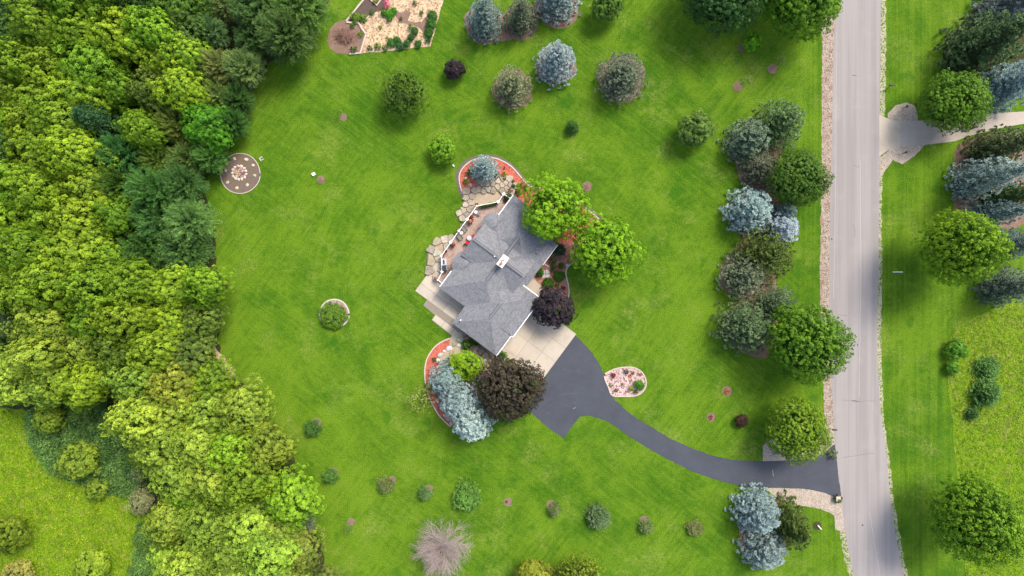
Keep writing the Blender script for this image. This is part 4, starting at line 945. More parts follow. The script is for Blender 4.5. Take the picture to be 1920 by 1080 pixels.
# roadside pieces
def mailbox(px, py, rz, label, base='dark_metal'):
    e = empty('mailbox', W(px, py), label, 'mailbox', rz=rz)
    MB().box((0, 0, .5), (.10, .10, 1.0)).build('post', MAT['timber'], e); b = MB().box((.18, 0, 1.08), (.62, .24, .18)); b.tube((-.13, 0, 1.16), (.49, 0, 1.16), .12, .12, 12); b.build('box', MAT[base], e)
    MB().box((.15, .14, 1.22), (.04, .02, .16)).build('flag', MAT['red_cloth'], e); MB().box((.495, 0, 1.12), (.02, .2, .2)).build('door', MAT['black'], e)
mailbox(1556, 803, 0, 'dark mailbox on a post at the road edge by the driveway mouth')
mailbox(1666, 163.5, math.pi + .1, 'dark mailbox on a post across the road from the shrub row')
def lantern(px, py, label):
    e = empty('driveway_light', W(px, py), label, 'lamp'); MB().cyl((0, 0, 0), .05, .04, .9, 8).build('post', MAT['black'], e); MB().box((0, 0, 1.0), (.24, .24, .26), .4, .8).build('lamp_head', MAT['black'], e); MB().cyl((0, 0, 1.13), .2, .03, .12, 8).build('lamp_cap', MAT['dark_metal'], e)
lantern(1693, 203, 'dark lamp post on the gravel north of the neighbour driveway'); lantern(1691.5, 288, 'dark lamp post on the gravel south of the neighbour driveway')
ac = empty('electric_box', W(1457, 848.4), 'square pale utility pad with raised grid on the gravel by the driveway', 'utility box')
MB().box((0, 0, .07), (1.1, 1.1, .14)).build('pad', MAT['concrete'], ac); MB().box((-.03, 0, .2), (.8, .86, .16)).build('housing', MAT['curb'], ac); MB().box((-.03, 0, .295), (.7, .76, .03)).build('lid', M_plain('grey_lid', (.30, .29, .27), .3, 9), ac)
for k in range(4): MB().box((-.03, -.27 + .18 * k, .32), (.66, .05, .03)).build('louver', MAT['curb'], ac)
for (x, y, lab) in ((1459.5, 931, 'west'), (1482, 932, 'east')):
    post_thing('edging_block', x, y, lab + 'ern dark block on the gravel bank by the blue spruces', 'block', (.5, .35, .35), 'dark_metal')
pl = empty('drive_pillar', W(1567, 932), 'low stone pillar at the south side of the driveway mouth', 'pillar'); MB().box((0, 0, .4), (.55, .55, .8)).build('stonework', MAT['curb_dark'], pl); MB().box((0, 0, .84), (.65, .65, .08)).build('capstone', MAT['curb'], pl)
plant('tuft', 1571, 936, 8, .9, (.14, .19, .06), 'ornamental_grass', 'pale ornamental grass beside the low stone pillar', 'plant')
plant('tuft', 1560, 851, 9, 1.0, (.15, .20, .09), 'ornamental_grass', 'spiky grey-green ornamental grass where the driveway meets the road', 'plant')
sheet('turf_ring', catmull([(1532 + 9 * math.cos(t), 986 + 8 * math.sin(t)) for t in np.linspace(0, 6.283, 9)[:-1]], 3), .006, MAT['floor'])
o = MB().tube(W(1533, 985, .15), W(1540, 992.5, .25), .09, .09, 8).build('standpipe', MAT['white']); tag(o, 'short white pipe lying on the grass by the roadside blue spruces', 'pipe')
o = MB().box((0, 0, .04), (1.5, .12, .05)).build('white_board', MAT['white']); o.location = W(1683, 510); tag(o, 'thin white strip lying on grass west of the big maple', 'board')
for (x, y, lab) in ((1617.5, 984.5, 'small dark debris on the southern bend of the road'), (1559.5, 448, 'small dark stone on the gravel edge of the road')):
    rock(x, y, 1.6, lab, (.05, .05, .05), name='debris', cat='debris')

# garden frames
def timber(pts, label, w=.22, h=.2):
    o = MB().strip(wpoly(pts), w, 0, h).build('timber_edging', MAT['timber']); tag(o, label, 'timber edging')
timber([(690, -12), (682, 0), (649.4, 40.6)], 'long straight pale timber edging along the west side of the vegetable garden')
timber([(649.6, 41.8), (658, 43), (673, 43.5), (679, 54), (686.5, 64.2)], 'bent pale timber edging between the garden and the brush mound', .26)
timber([(686.5, 65), (676, 100), (656, 101.8)], 'pale timber edging at the south-west corner of the garden')
timber([(690, -5), (707, 10.5), (718, -5)], 'V-shaped pale timber frame of the raised bed at the top of the garden')

# ================================================================== PLANTS ON THE LAWN
BLUE = (0.25, 0.32, 0.295); BLUE2 = (0.19, 0.265, 0.225); PALEBLUE = (0.30, 0.40, 0.40); OLIVE = (0.10, 0.125, 0.05); GREY = (0.145, 0.175, 0.10); DKGREEN = (0.045, 0.085, 0.025)
BRIGHT = (0.085, 0.185, 0.012); LIME = (0.145, 0.30, 0.012); FRESH = (0.085, 0.19, 0.012); YEL = (0.20, 0.25, 0.018)
LT = [
 ('spruce', 908, 34, 36, 8.0, BLUE2, 'blue_spruce', 'rounded blue-green spruce just east of the vegetable garden, beside an olive spruce'),
 ('spruce', 977, 30, 31, 7.0, (0.15, .185, .105), 'spruce', 'olive-green spruce between two blue spruces at the top of the lawn'),
 ('spruce', 1047, -8, 43, 8.0, BLUE, 'blue_spruce', 'broad blue spruce cut by the top of the picture'),
 ('small', 1137, 12, 27, 5, (.085, .17, .028), 'small_tree', 'small dark green tree right of the blue spruce at the top edge'),
 ('maple', 1352, -22, 74, 11, (.035, .095, .024), 'maple_tree', 'very dark green tree at the top edge beside a brighter maple'),
 ('maple', 1503, -14, 74, 12, FRESH, 'maple_tree', 'bright green maple overhanging the road shoulder at the top edge'),
 ('small', 852, 131, 18, 3, (.03, .022, .034), 'plum_shrub', 'small blackish purple shrub alone in the upper lawn'),
 ('open', 757, 178, 46, 5.5, (.070, .130, .018), 'crabapple_tree', 'olive crabapple with thin airy crown in the upper left lawn'),
 ('pine', 961, 160, 38, 6.5, (.22, .25, .125), 'pine_tree', 'pale grey-green bushy pine left of a silvery blue spruce'),
 ('spruce', 1043, 115, 38, 7.5, (.29, .365, .36), 'blue_spruce', 'silvery blue spruce standing between two grey-green conifers'),
 ('pine', 1166, 143, 46, 7, (.15, .19, .115), 'conifer_tree', 'wide grey-green conifer with brown stems, right of the silvery blue spruce'),
 ('small', 1303, 243, 31, 5, (.10, .18, .04), 'small_tree', 'round mid-green tree alone between the lawn and the roadside group'),
 ('small', 830, 281, 25, 3.4, (.12, .26, .014), 'round_shrub', 'round bright green shrub above the red mulch bed'),
 ('small_spruce', 1073, 239, 11, 2.4, (.05, .13, .025), 'young_spruce', 'tiny dark green evergreen alone in the lawn north of the house'),
 ('spruce', 908.5, 316, 27.5, 6.5, (.28, .37, .35), 'blue_spruce', 'silvery round spruce in the red mulch bed by the stone landing'),
 ('locust', 1039, 395, 56, 9, LIME, 'locust_tree', 'yellow-green tree overhanging the north-east end of the roof'),
 ('locust', 1130, 466, 58, 9, (.135, .285, .012), 'locust_tree', 'yellow-green tree east of the house, touching the one over the roof'),
 ('small', 1037, 577, 36, 5.2, (.030, .024, .036), 'purple_tree', 'blackish purple round tree by the front walk and concrete slabs'),
 ('maple', 956, 728, 57, 9, (.050, .043, .034), 'plum_tree', 'maroon-brown leaved tree overhanging the top of the black driveway'),
 ('small', 873, 686, 29, 3.6, (.15, .28, .01), 'lime_shrub', 'lime green shrub between the blue spruces and the garage'),
 ('spruce', 838, 712, 36, 7, (.23, .315, .30), 'blue_spruce', 'north-western blue spruce of the three beside the red crescent bed'),
 ('spruce', 861, 752, 42, 9, (.27, .36, .35), 'blue_spruce', 'middle and tallest blue spruce of the three beside the maroon tree'),
 ('spruce', 886, 790, 41, 8, (.37, .47, .44), 'blue_spruce', 'palest blue spruce, southernmost of the three by the maroon tree'),
 ('wisp', 791, 750, 26, 4, (.22, .26, .08), 'wispy_tree', 'see-through pale green wispy tree left of the three blue spruces'),
 # roadside group
 ('spruce', 1462, 232, 47, 8.5, (.12, .20, .065), 'green_spruce', 'green spruce with bare brown side at the north end of the roadside group'),
 ('spruce', 1405, 262, 43, 7, (.15, .215, .125), 'blue_green_spruce', 'blue-green spruce left of the big green spruce at the group\'s north end'),
 ('pine', 1427, 314, 34, 5.5, (.17, .185, .11), 'pine_tree', 'half brown grey conifer left of the dense green roadside maple'),
 ('maple', 1493, 334, 50, 8, (.062, .135, .018), 'maple_tree', 'dense round green tree touching the gravel shoulder, in the roadside group'),
 ('spruce', 1406, 392, 45, 7, (.26, .36, .33), 'blue_spruce', 'large silver-blue spruce on the lawn side of the roadside group'),
 ('spruce', 1470, 398, 21, 5.5, BLUE2, 'blue_green_spruce', 'small blue-green spruce squeezed below the dense green tree'),
 ('spruce', 1463, 428, 38, 5.5, (.32, .39, .42), 'blue_spruce', 'lavender-blue spruce on the road side, below the silver-blue one'),
 ('pine', 1437, 476, 54, 7.5, (.085, .125, .022), 'pine_tree', 'olive-green pine in the middle of the roadside group'),
 ('pine', 1396, 516, 43, 6, (.17, .21, .115), 'pine_tree', 'grey-green pine on the lawn side just below the olive pine'),
 ('pine', 1459, 570, 36, 6, (.13, .195, .09), 'pine_tree', 'smaller grey-green pine just above the big bright maple'),
 ('pine', 1401, 612, 54, 7.5, (.105, .165, .068), 'pine_tree', 'wide dark grey-green pine left of the big bright maple'),
 ('maple', 1511, 642, 69, 12, (.082, .185, .012), 'maple_tree', 'biggest bright green maple, overhanging the left edge of the road'),
 ('maple', 1493, 806, 54, 8.5, (.12, .215, .014), 'maple_tree', 'green and yellow maple by the mailbox and the driveway mouth'),
 ('spruce', 1420, 959, 44, 7.5, (.25, .34, .335), 'blue_spruce', 'blue spruce just below the driveway, upper of the two near the road'),
 ('spruce', 1433, 1028, 44, 6, (.22, .29, .27), 'blue_spruce', 'blue spruce near the road, lower of the two below the driveway'),
 # across the road
 ('spruce', 1893, 12, 50, 9, (.17, .21, .20), 'blue_spruce', 'blue-grey spruce at the top right corner of the picture'),
 ('spruce', 1848, 82, 62, 12, (.075, .13, .045), 'green_spruce', 'big dark green spruce near the top right, above the neighbour driveway'),
 ('spruce', 1890, 157, 46, 10, (.24, .34, .34), 'blue_spruce', 'silver-blue spruce north of the neighbour driveway'),
 ('maple', 1786, 193, 54, 9, (.082, .18, .014), 'maple_tree', 'bright maple overhanging the neighbour driveway'),
 ('spruce', 1874, 276, 42, 10, (.12, .16, .06), 'green_spruce', 'olive-green spruce just south of the neighbour driveway'),
 ('spruce', 1846, 333, 42, 12, (.27, .355, .32), 'blue_spruce', 'silvery spruce across the road, second below the neighbour driveway'),
 ('spruce', 1893, 368, 32, 10, (.07, .135, .04), 'green_spruce', 'dark green spruce squeezed between two blue spruces at the right edge'),
 ('spruce', 1862, 402, 31, 9, (.19, .27, .26), 'blue_spruce', 'blue-green spruce directly above the large bright maple'),
 ('spruce', 1905, 457, 30, 8, (.17, .23, .22), 'blue_spruce', 'spruce peeping out behind the right side of the large bright maple'),
 ('maple', 1794, 467, 63, 15, (.135, .255, .013), 'maple_tree', 'large yellow-green maple across the road, above the mown curve'),
 ('spruce', 1887, 535, 40, 9, (.15, .20, .14), 'blue_green_spruce', 'grey-green spruce below the large yellow-green maple at the right edge'),
 ('maple', 1821, 973, 71, 15, (.11, .225, .013), 'maple_tree', 'large bright maple in the bottom right corner'),
 ('shrub', 1793, 655, 19, 2.2, (.09, .24, .025), 'meadow_shrub', 'green bush at the corner of the mown edge in the right meadow'),
 ('shrub', 1785, 690, 12, 1.6, (.09, .24, .025), 'meadow_shrub', 'small bush on the mown edge below the corner bush'),
 ('small_spruce', 1853, 690, 19, 2.2, (.08, .18, .035), 'meadow_shrub', 'dark low evergreen, upper one in the right meadow'),
 ('small_spruce', 1851, 737, 23, 3, (.075, .17, .035), 'meadow_shrub', 'largest dark evergreen bush in the right meadow'),
 ('small_spruce', 1823, 776, 11, 1.5, (.06, .14, .03), 'meadow_shrub', 'smallest dark evergreen bush in the right meadow'),
 # bottom of the lawn
 ('small', 1003, 1083, 34, 5, (.155, .195, .02), 'yellow_shrub', 'yellow-green bush at the bottom edge, left of a taller one'),
 ('open', 1086, 1078, 42, 6.5, (.16, .21, .022), 'yellow_shrub', 'taller yellow-green tree at the bottom edge of the lawn'),
 ('open', 1047, 1085, 24, 4, (.10, .13, .03), 'yellow_shrub', 'dull green bush between the two yellow-green ones at the bottom edge'),
 ('small_spruce', 875, 932, 23, 2.8, (.09, .20, .03), 'young_spruce', 'bright green round young spruce, largest of the row along the bottom lawn'),
 ('small_spruce', 1122, 970, 20, 2.6, (.09, .15, .055), 'young_spruce', 'round grey-green young spruce right of the middle of the bottom row'),
 ('small_spruce', 1303, 991, 13.5, 1.6, (.14, .17, .05), 'young_spruce', 'small olive young evergreen at the right end of the bottom row'),
 ('small', 1391, 789, 12, 1.6, (.05, .03, .02), 'dark_shrub', 'small dark brown-purple shrub left of the mailbox maple'),
]
for t in LT:
    kind, px, py, r, h, c, nm, lab = t
    cat = 'shrub' if 'shrub' in nm else 'tree'
    grp = {'spruce': 'spruces of the garden', 'maple': 'maples', 'pine': 'pines of the roadside group', 'small_spruce': 'young evergreens'}.get(kind)
    if nm.startswith('meadow'): grp = 'bushes in the right meadow'
    plant(kind, px, py, r, h, c, nm, lab, cat, grp)
plant('spruce', 1484, 985, 33, 8.0, (.10, .15, .03), 'green_conifer', 'tall dark green conifer between the two blue spruces and the road', 'tree', ry=50)
# mulch wells showing round the conifers (bare soil sheets)
def well(px, py, r, mat='mulch', z=.006, ry=None):
    sheet('tree_well', catmull([(px + r * math.cos(t) * (1 + .09 * math.sin(3 * t + px) + .05 * math.sin(5 * t + py)), py + (ry or r) * math.sin(t)) for t in np.linspace(0, 6.2832, 13)[:-1]], 3), z, MAT[mat])
for (x, y, r_) in ((908, 46, 37), (977, 42, 34), (1047, 12, 42), (961, 167, 37), (1043, 121, 36), (1166, 148, 44), (1495, 820, 30)): well(x, y, r_)
well(940, 55, 40, z=.0065, ry=22)
sheet('shrub_bed', catmull([(1368, 270), (1380, 310), (1390, 345), (1408, 350), (1385, 365), (1362, 395), (1375, 430), (1392, 445), (1375, 470), (1352, 500), (1352, 540), (1385, 558), (1372, 580), (1352, 615), (1385, 655), (1430, 672), (1450, 650), (1460, 560), (1448, 480), (1465, 400), (1455, 350), (1470, 260), (1450, 240), (1410, 225)], 4), .0055, MAT['mulch'])
sheet('shrub_bed', catmull([(1388, 975), (1400, 940), (1450, 935), (1478, 960), (1474, 1015), (1445, 1043), (1400, 1035), (1386, 1000)], 4), .0055, MAT['redmix'])
sheet('shrub_bed', catmull([(1800, 270), (1790, 330), (1795, 400), (1850, 420), (1920, 420), (2000, 300), (1900, 250)], 4), .0055, MAT['mulch'])
sheet('shrub_bed', catmull([(1815, 30), (1770, 90), (1780, 130), (1850, 190), (1950, 150), (1950, 0), (1860, 0)], 4), .0055, MAT['floor'])

# saplings in mulch rings
SAP = [ # ring x,y,r,mat ; plant kind,x,y,r,h,col
 ((593.5, 793, 8.5, 'mulch'), ('small_spruce', 585.5, 804, 13, 2.4, (.07, .16, .028)), 'dark green young spruce beside its soil ring in the lower left lawn'),
 ((625.5, 884, 7, 'mulch'), ('small_spruce', 618, 893.5, 12, 2.2, (.075, .17, .03)), 'dark green young spruce near the wood, below the first one'),
 ((735, 901, 8, 'mulch'), ('small_spruce', 723, 910, 13.5, 2.2, (.14, .18, .05)), 'olive young spruce at the left of the bottom row'),
 ((804, 917, 8, 'mulch'), ('small_spruce', 796.5, 926, 11, 2.0, (.10, .19, .055)), 'pale green young spruce left of the brightest round one'),
 ((658.5, 978.5, 7, 'mulch'), ('wisp', 653, 991, 11, 2.4, (.12, .22, .07)), 'thin pale sapling below a reddish mulch ring at the lower left'),
 ((1033.5, 946.5, 8.5, 'mulch'), ('small_spruce', 1039, 957, 10.5, 2.0, (.14, .19, .06)), 'pale young spruce right of the empty mulch ring'),
 ((1208, 976, 9, 'mulch'), ('small_spruce', 1212, 987.5, 12, 2.2, (.13, .19, .055)), 'light olive young spruce third from the right in the bottom row'),
 ((1390.5, 90, 6.5, 'mulch'), ('shrub', 1411, 79, 17, 3.2, (.13, .33, .02)), 'bright green sapling standing in the shade of the top maple'),
 ((1383, 162, 9, 'mulch'), ('wisp', 1397, 153, 11, 2.8, (.14, .20, .09)), 'thin sapling in the lower of two mulch rings near the roadside lawn'),
 ((1448.5, 129.5, 9, 'mulch'), ('wisp', 1461, 116, 10, 3.0, (.15, .20, .11)), 'thin sapling in the upper of two mulch rings near the roadside lawn'),
 ((644, 219.5, 7, 'mulch'), ('wisp', 635.5, 212, 8.5, 2.0, (.16, .27, .03)), 'thin yellow-green sapling in the upper left lawn'),
 ((602, 337, 7.5, 'mulch'), ('wisp', 601, 336, 6, 1.0, (.20, .17, .11)), 'dead twiggy sapling beside the white square box'),
 ((1101, 349.5, 9, 'mulch'), ('wisp', 1101, 348, 7, .9, (.22, .15, .10)), 'low brown twiggy plant in a mulch ring above the yellow-green tree'),
 ((952.5, 941, 8, 'mulch'), ('tuft', 951, 940, 3, .35, (.16, .14, .07)), 'tiny plant in an almost empty pink mulch ring in the bottom row'),
 ((1333, 782, 8, 'mulch'), ('tuft', 1333, 782, 4, .35, (.34, .08, .06)), 'tiny red plant in the lower of two mulch rings above the driveway'),
 ((1363.5, 733, 9, 'mulch'), ('tuft', 1363.5, 733, 5, .35, (.50, .16, .06)), 'tiny orange plant in the upper of two mulch rings above the driveway'),
 ((1391, 790, 10, 'mulch'), None, ''), ((1303, 990, 13, 'mulch'), None, ''), ((852, 133, 12, 'soil'), None, ''), ((1075, 242, 8, 'soil'), None, ''),
]
for ring, p, lab in SAP:
    well(ring[0], ring[1], ring[2], ring[3], .007)
    r = ring[2]
    if p:
        pts = [(ring[0] + r * math.cos(t), ring[1] + r * math.sin(t)) for t in np.linspace(0, 6.2832, 15)[:-1]]
        edging(pts, 'thin pale edging of the ring: ' + lab[:60].rsplit(' ', 1)[0] if False else 'ring edging of the ' + ' '.join(lab.split()[:12]), closed=True, w=.07, z1=.04, mat='ringm', name='ring_edging')
        plant(p[0], p[1], p[2], p[3], p[4], p[5], 'sapling' if p[0] != 'tuft' else 'small_plant', lab, 'sapling' if p[0] != 'tuft' else 'plant', 'young trees in mulch rings')

# beds: small plants
SP = [
 ('tuft', 881, 323, 7, .9, (.06, .14, .02), 'green perennial at the west foot of the round blue spruce'),
 ('tuft', 873.5, 340.5, 5.5, .7, (.15, .28, .015), 'small lime plant west in the red mulch bed'),
 ('tuft', 931, 327, 5, .8, (.05, .12, .02), 'dark green perennial at the east foot of the round spruce'),
 ('tuft', 945.5, 327.5, 5.5, .6, (.28, .33, .04), 'yellow plant in the open red mulch east of the spruce'),
 ('tuft', 945.8, 314.5, 1.8, .4, (.10, .05, .03), 'tiny dark plant in the open red mulch above the yellow plant'),
 ('tuft', 962, 340.5, 3.2, .5, (.08, .10, .04), 'small grey-green plant at the corner of the flagstones'),
 ('tuft', 962.5, 349.5, 4, .6, (.05, .13, .03), 'dark plant between the flagstones and three green plants'),
 ('tuft', 974.5, 350, 5.5, .8, (.05, .16, .02), 'round green plant, middle of the three in the red mulch by the roof tip'),
 ('tuft', 986, 351.5, 4.6, .7, (.05, .12, .03), 'blue-green plant, easternmost of the three in the red mulch by the roof tip'),
 ('tuft', 970.5, 362, 6, .9, (.035, .12, .02), 'darkest green plant nearest the roof tip'),
 ('tuft', 978.5, 342.8, 2.6, .4, (.55, .14, .02), 'tiny orange flower above the three green plants'),
 ('tuft', 945, 335.5, 3.5, .4, (.07, .13, .03), 'low plant squeezed between tan flagstones'),
 ('tuft', 957, 357, 4.2, .6, (.30, .18, .16), 'pinkish plant at the railing corner among the flagstones'),
 ('dense', 1011.5, 510.5, 8.5, 1.1, (.03, .12, .012), 'round clipped green shrub next to the porch roof'),
 ('dense', 1027.5, 531.5, 10.5, .8, (.045, .12, .012), 'low clipped green shrub between the walk and the purple tree'),
 ('dense', 1048.8, 517.6, 10.5, .9, (.04, .12, .012), 'largest clipped oval shrub in the entry bed'),
 ('dense', 1052.3, 498.4, 5.6, .7, (.05, .12, .02), 'small clipped shrub above the largest oval one'),
 ('tuft', 1039, 500.5, 6, .9, (.03, .13, .05), 'teal green plant in the middle of the entry bed'),
 ('tuft', 1035.4, 489, 6.5, .9, (.06, .15, .03), 'light green plant near the roof corner in the entry bed'),
 ('tuft', 1036, 508, 4, .5, (.06, .13, .02), 'low sprig below the teal green plant'),
 ('tuft', 1068, 489.5, 5, .9, (.32, .26, .07), 'straw yellow plant at the bend of the entry edging'),
 ('tuft', 1044, 535, 4.5, .4, (.16, .18, .05), 'low yellow-green plant above the purple tree'),
 ('tuft', 1049, 532.5, 2.8, .3, (.5, .48, .42), 'small white flower patch above the purple tree'),
 ('tuft', 1056.5, 541, 4, .5, (.12, .03, .06), 'small purple plant at the edge of the purple tree'),
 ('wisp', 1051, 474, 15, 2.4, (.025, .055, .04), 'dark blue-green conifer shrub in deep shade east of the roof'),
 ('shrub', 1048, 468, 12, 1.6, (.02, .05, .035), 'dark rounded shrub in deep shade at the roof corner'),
 ('shrub', 875.5, 647, 10, 1.2, (.055, .12, .02), 'spreading green shrub between the grey boulder and lime shrub'),
 ('shrub', 892, 640, 8.5, 1.2, (.035, .10, .02), 'dark green shrub tucked under the garage eave'),
 ('shrub', 937, 668, 9, 1.3, (.025, .10, .02), 'dark green shrub at the south corner of the garage'),
 ('tuft', 947.5, 664.5, 5.5, .8, (.16, .27, .02), 'yellow-green plant beside the garage corner and concrete slabs'),
 ('tuft', 814.5, 674.5, 4.2, .6, (.08, .15, .03), 'green tuft on the red crescent beside the white rocks'),
 ('shrub', 804, 725, 8, 1.4, (.18, .20, .06), 'thin yellowish bush over the curb west of the blue spruces'),
 ('tuft', 826, 765, 4.5, .6, (.12, .09, .05), 'low brown plant on the red mulch below the blue spruces'),
 ('dense', 625, 592, 25, 1.2, (.075, .155, .014), 'domed green shrub filling the small round island bed'),
 ('tuft', 631, 573, 5, .5, (.08, .17, .03), 'light green plant at the top of the island bed'),
 ('tuft', 640, 578, 4.5, .5, (.30, .05, .06), 'red flowering plant at the top right of the island bed'),
 ('shrub', 1199.5, 722, 9.5, 1.1, (.07, .21, .015), 'bright green bush at the east side of the egg shaped bed'),
 ('tuft', 1183, 727.5, 5.5, .5, (.28, .34, .03), 'yellow plant left of the bright green bush in the egg shaped bed'),
 ('tuft', 1192, 735, 4, .4, (.10, .20, .03), 'green sprig at the bottom rim of the egg shaped bed'),
 ('tuft', 1150, 704, 5.2, .6, (.30, .03, .05), 'crimson plant at the west end of the egg shaped bed'),
 ('tuft', 1174, 697, 5.2, .6, (.14, .09, .09), 'dusky brown plant at the top of the egg shaped bed'),
 ('tuft', 1182, 705, 3.6, .4, (.50, .17, .08), 'orange flowers in the upper middle of the egg shaped bed'),
 ('tuft', 1155.5, 731, 3.6, .4, (.16, .10, .04), 'small brown plant in the lower left of the egg shaped bed'),
 ('tuft', 1146, 722, 3.4, .35, (.30, .36, .22), 'pale green plant at the left rim of the egg shaped bed'),
 ('tuft', 1167, 720, 3, .3, (.26, .25, .10), 'tiny olive plant in the centre of the egg shaped bed'),
 ('tuft', 1187, 699.5, 3.2, .4, (.14, .18, .06), 'tiny green plant near the top right of the egg shaped bed'),
 ('tuft', 1201, 702, 2.8, .4, (.42, .12, .16), 'tiny pink flower at the right rim of the egg shaped bed'),
 # garden
 ('shrub', 666, 32, 9, .9, (.14, .24, .03), 'lime vegetable clump inside the west timber edging'),
 ('tuft', 680, 34, 8, .6, (.10, .20, .03), 'green vegetable clump next to the lime one by the west timber'),
 ('tuft', 661, 47.5, 5, .6, (.12, .26, .02), 'bright weed growing over the bent timber'),
 ('tuft', 676, 63.5, 5, .6, (.12, .24, .02), 'green weed left of the bent timber'),
 ('tuft', 662.5, 93, 6, .7, (.07, .17, .02), 'green clump at the foot of the brush mound'),
 ('shrub', 719.5, 24, 6, .8, (.07, .22, .02), 'green clump at the west end of the leafy vegetable row'),
 ('shrub', 731, 26, 8.5, .9, (.08, .28, .02), 'bright green leafy vegetable in the upper garden'),
 ('shrub', 738, 20, 6.5, .8, (.07, .25, .02), 'smaller bright leafy vegetable beside the pink flowers'),
 ('tuft', 731, 37, 5, .6, (.09, .27, .02), 'leafy sprout at the bottom of the bright vegetable patch'),
 ('tuft', 697.5, 25, 4.5, .6, (.05, .15, .03), 'dark green plant at the edge of the dark soil'),
 ('tuft', 725.5, 8, 6.5, .9, (.60, .14, .30), 'pink flowers at the top of the garden'),
 ('tuft', 722, 14.5, 4.5, .7, (.55, .16, .28), 'smaller pink flowers below the big pink clump'),
 ('tuft', 703, 3, 4.5, .6, (.32, .34, .02), 'yellow plant inside the V-shaped timber frame'),
 ('tuft', 713, 50.5, 3.6, .4, (.26, .28, .03), 'tiny yellow-green plant alone in the straw'),
 ('tuft', 726.5, 70.5, 3.2, .4, (.26, .30, .03), 'tiny lime plant in the straw above the lower row'),
 ('tuft', 708, 86, 6, .8, (.10, .24, .02), 'bright upright plant at the lower left of the garden'),
 ('tuft', 693, 90, 5, .6, (.06, .15, .03), 'dark green plant near the lower left timber corner'),
 ('tuft', 722, 90, 5.5, .6, (.07, .15, .05), 'blue-green plant in the lower garden row, west part'),
 ('shrub', 733, 80, 8, .9, (.05, .16, .03), 'dark leafy clump in the lower garden row, west part'),
 ('shrub', 744, 75, 7, .9, (.045, .15, .03), 'dark leafy clump in the lower garden row, upper middle'),
 ('shrub', 750, 85, 8, .8, (.05, .15, .05), 'blue-green leafy clump in the lower garden row, centre'),
 ('shrub', 763, 82, 7.5, .8, (.06, .16, .05), 'blue-green leafy clump in the lower garden row, east of centre'),
 ('shrub', 770, 70, 7, .8, (.05, .14, .04), 'dark clump behind the lower garden row'),
 ('shrub', 778, 58, 7, .9, (.06, .18, .04), 'green clump in the middle of the garden near the brown soil'),
 ('tuft', 770, 51, 5, .7, (.07, .20, .03), 'smaller green clump above the middle clump'),
 ('shrub', 784, 82, 7, .8, (.045, .15, .03), 'green clump at the east end of the lower garden row'),
 ('tuft', 790, 24, 4.6, .6, (.18, .20, .08), 'pale olive plant in the upper right straw'),
 ('tuft', 778, 5, 4.6, .6, (.16, .19, .08), 'pale olive plant at the top right of the garden'),
 ('shrub', 811, 30, 9.5, 1.0, (.045, .15, .02), 'northern bush of the leafy hedge on the garden\'s east side'),
 ('shrub', 808, 46, 10, 1.0, (.04, .14, .02), 'middle bush of the leafy hedge on the garden\'s east side'),
 ('shrub', 804, 62, 9, 1.0, (.045, .15, .02), 'southern bush of the leafy hedge on the garden\'s east side'),
 ('tuft', 803, 76, 6, .7, (.06, .16, .03), 'small green plant below the leafy hedge'),
 ('tuft', 752, 35, 3.6, .4, (.14, .16, .05), 'small olive plant left of the brown soil patch'),
 # left meadow bushes
 ('small', 12, 1000, 36, 4.5, (.11, .17, .012), 'meadow tree at the left picture edge, dark hollow beside it'),
 ('small', 174, 1062, 32, 4.5, (.18, .28, .025), 'bright yellow-green bush at the bottom of the left meadow'),
 ('small', 32, 1082, 30, 3.5, (.22, .23, .06), 'straw-tinted bush in the bottom left corner'),
 ('small', 94, 782, 26, 5, (.16, .25, .025), 'yellow-green bush on the north edge of the dark thicket'),
 ('small', 148, 864, 34, 5, (.17, .26, .03), 'yellow-green bush on the south edge of the dark thicket'),
 ('shrub', 182, 917, 20, 2.5, (.17, .26, .03), 'small yellow bush just below the dark thicket'),
 ('wisp', 268, 940, 26, 5, (.24, .27, .16), 'silvery grey bush at the east end of the dark thicket'),
 ('small', 268, 940, 20, 4, (.18, .21, .11), 'grey-green bush under the silvery twigs at the thicket\'s end'),
 ('wisp', 262, 890, 14, 5, (.22, .26, .17), 'thin silvery sapling at the corner of the wood and thicket'),
]
for (kind, x, y, r, h, c, lab) in SP:
    nm = {'tuft': 'garden_plant', 'shrub': 'shrub', 'dense': 'clipped_shrub', 'wisp': 'twiggy_bush', 'small': 'bush'}[kind]
    plant(kind, x, y, r, h, c, nm, lab, {'tuft': 'plant'}.get(kind, 'shrub'), wood=(h > .8))
# stones in the egg bed
for i in range(26):
    t = random.uniform(0, 6.28); q = math.sqrt(random.random()) * .82; x = 1170 + 34 * q * math.cos(t); y = 716 + 23 * q * math.sin(t)
    if inside((x, y), egg): rock(x, y, random.uniform(1.2, 2.4), None, random.choice([(.5, .47, .42), (.45, .30, .28), (.33, .2, .2)]), parent=EGG, name='stone', z=.03)
# brush mound: a tangle of dry twigs
bm_ = MB(); r = random.Random(5)
for i in range(900):
    a = r.uniform(0, 6.28); q = abs(r.gauss(0, .5)); p = Vector((q * math.cos(a) * 1.4, q * math.sin(a) * 1.2, r.uniform(.05, .5) * max(0, 1.2 - q))); d = Vector((r.gauss(0, 1), r.gauss(0, 1), r.uniform(-.1, .4))).normalized() * r.uniform(.3, .8)
    bm_.tube(p, p + d, .035, .015, 3)
o = bm_.build('brush_heap', M_plain('dry_brush', (.26, .15, .11), .4, 6, .95)); o.location = W(647, 70); tag(o, 'brown heap of dry brush beside the vegetable garden', 'brush heap')

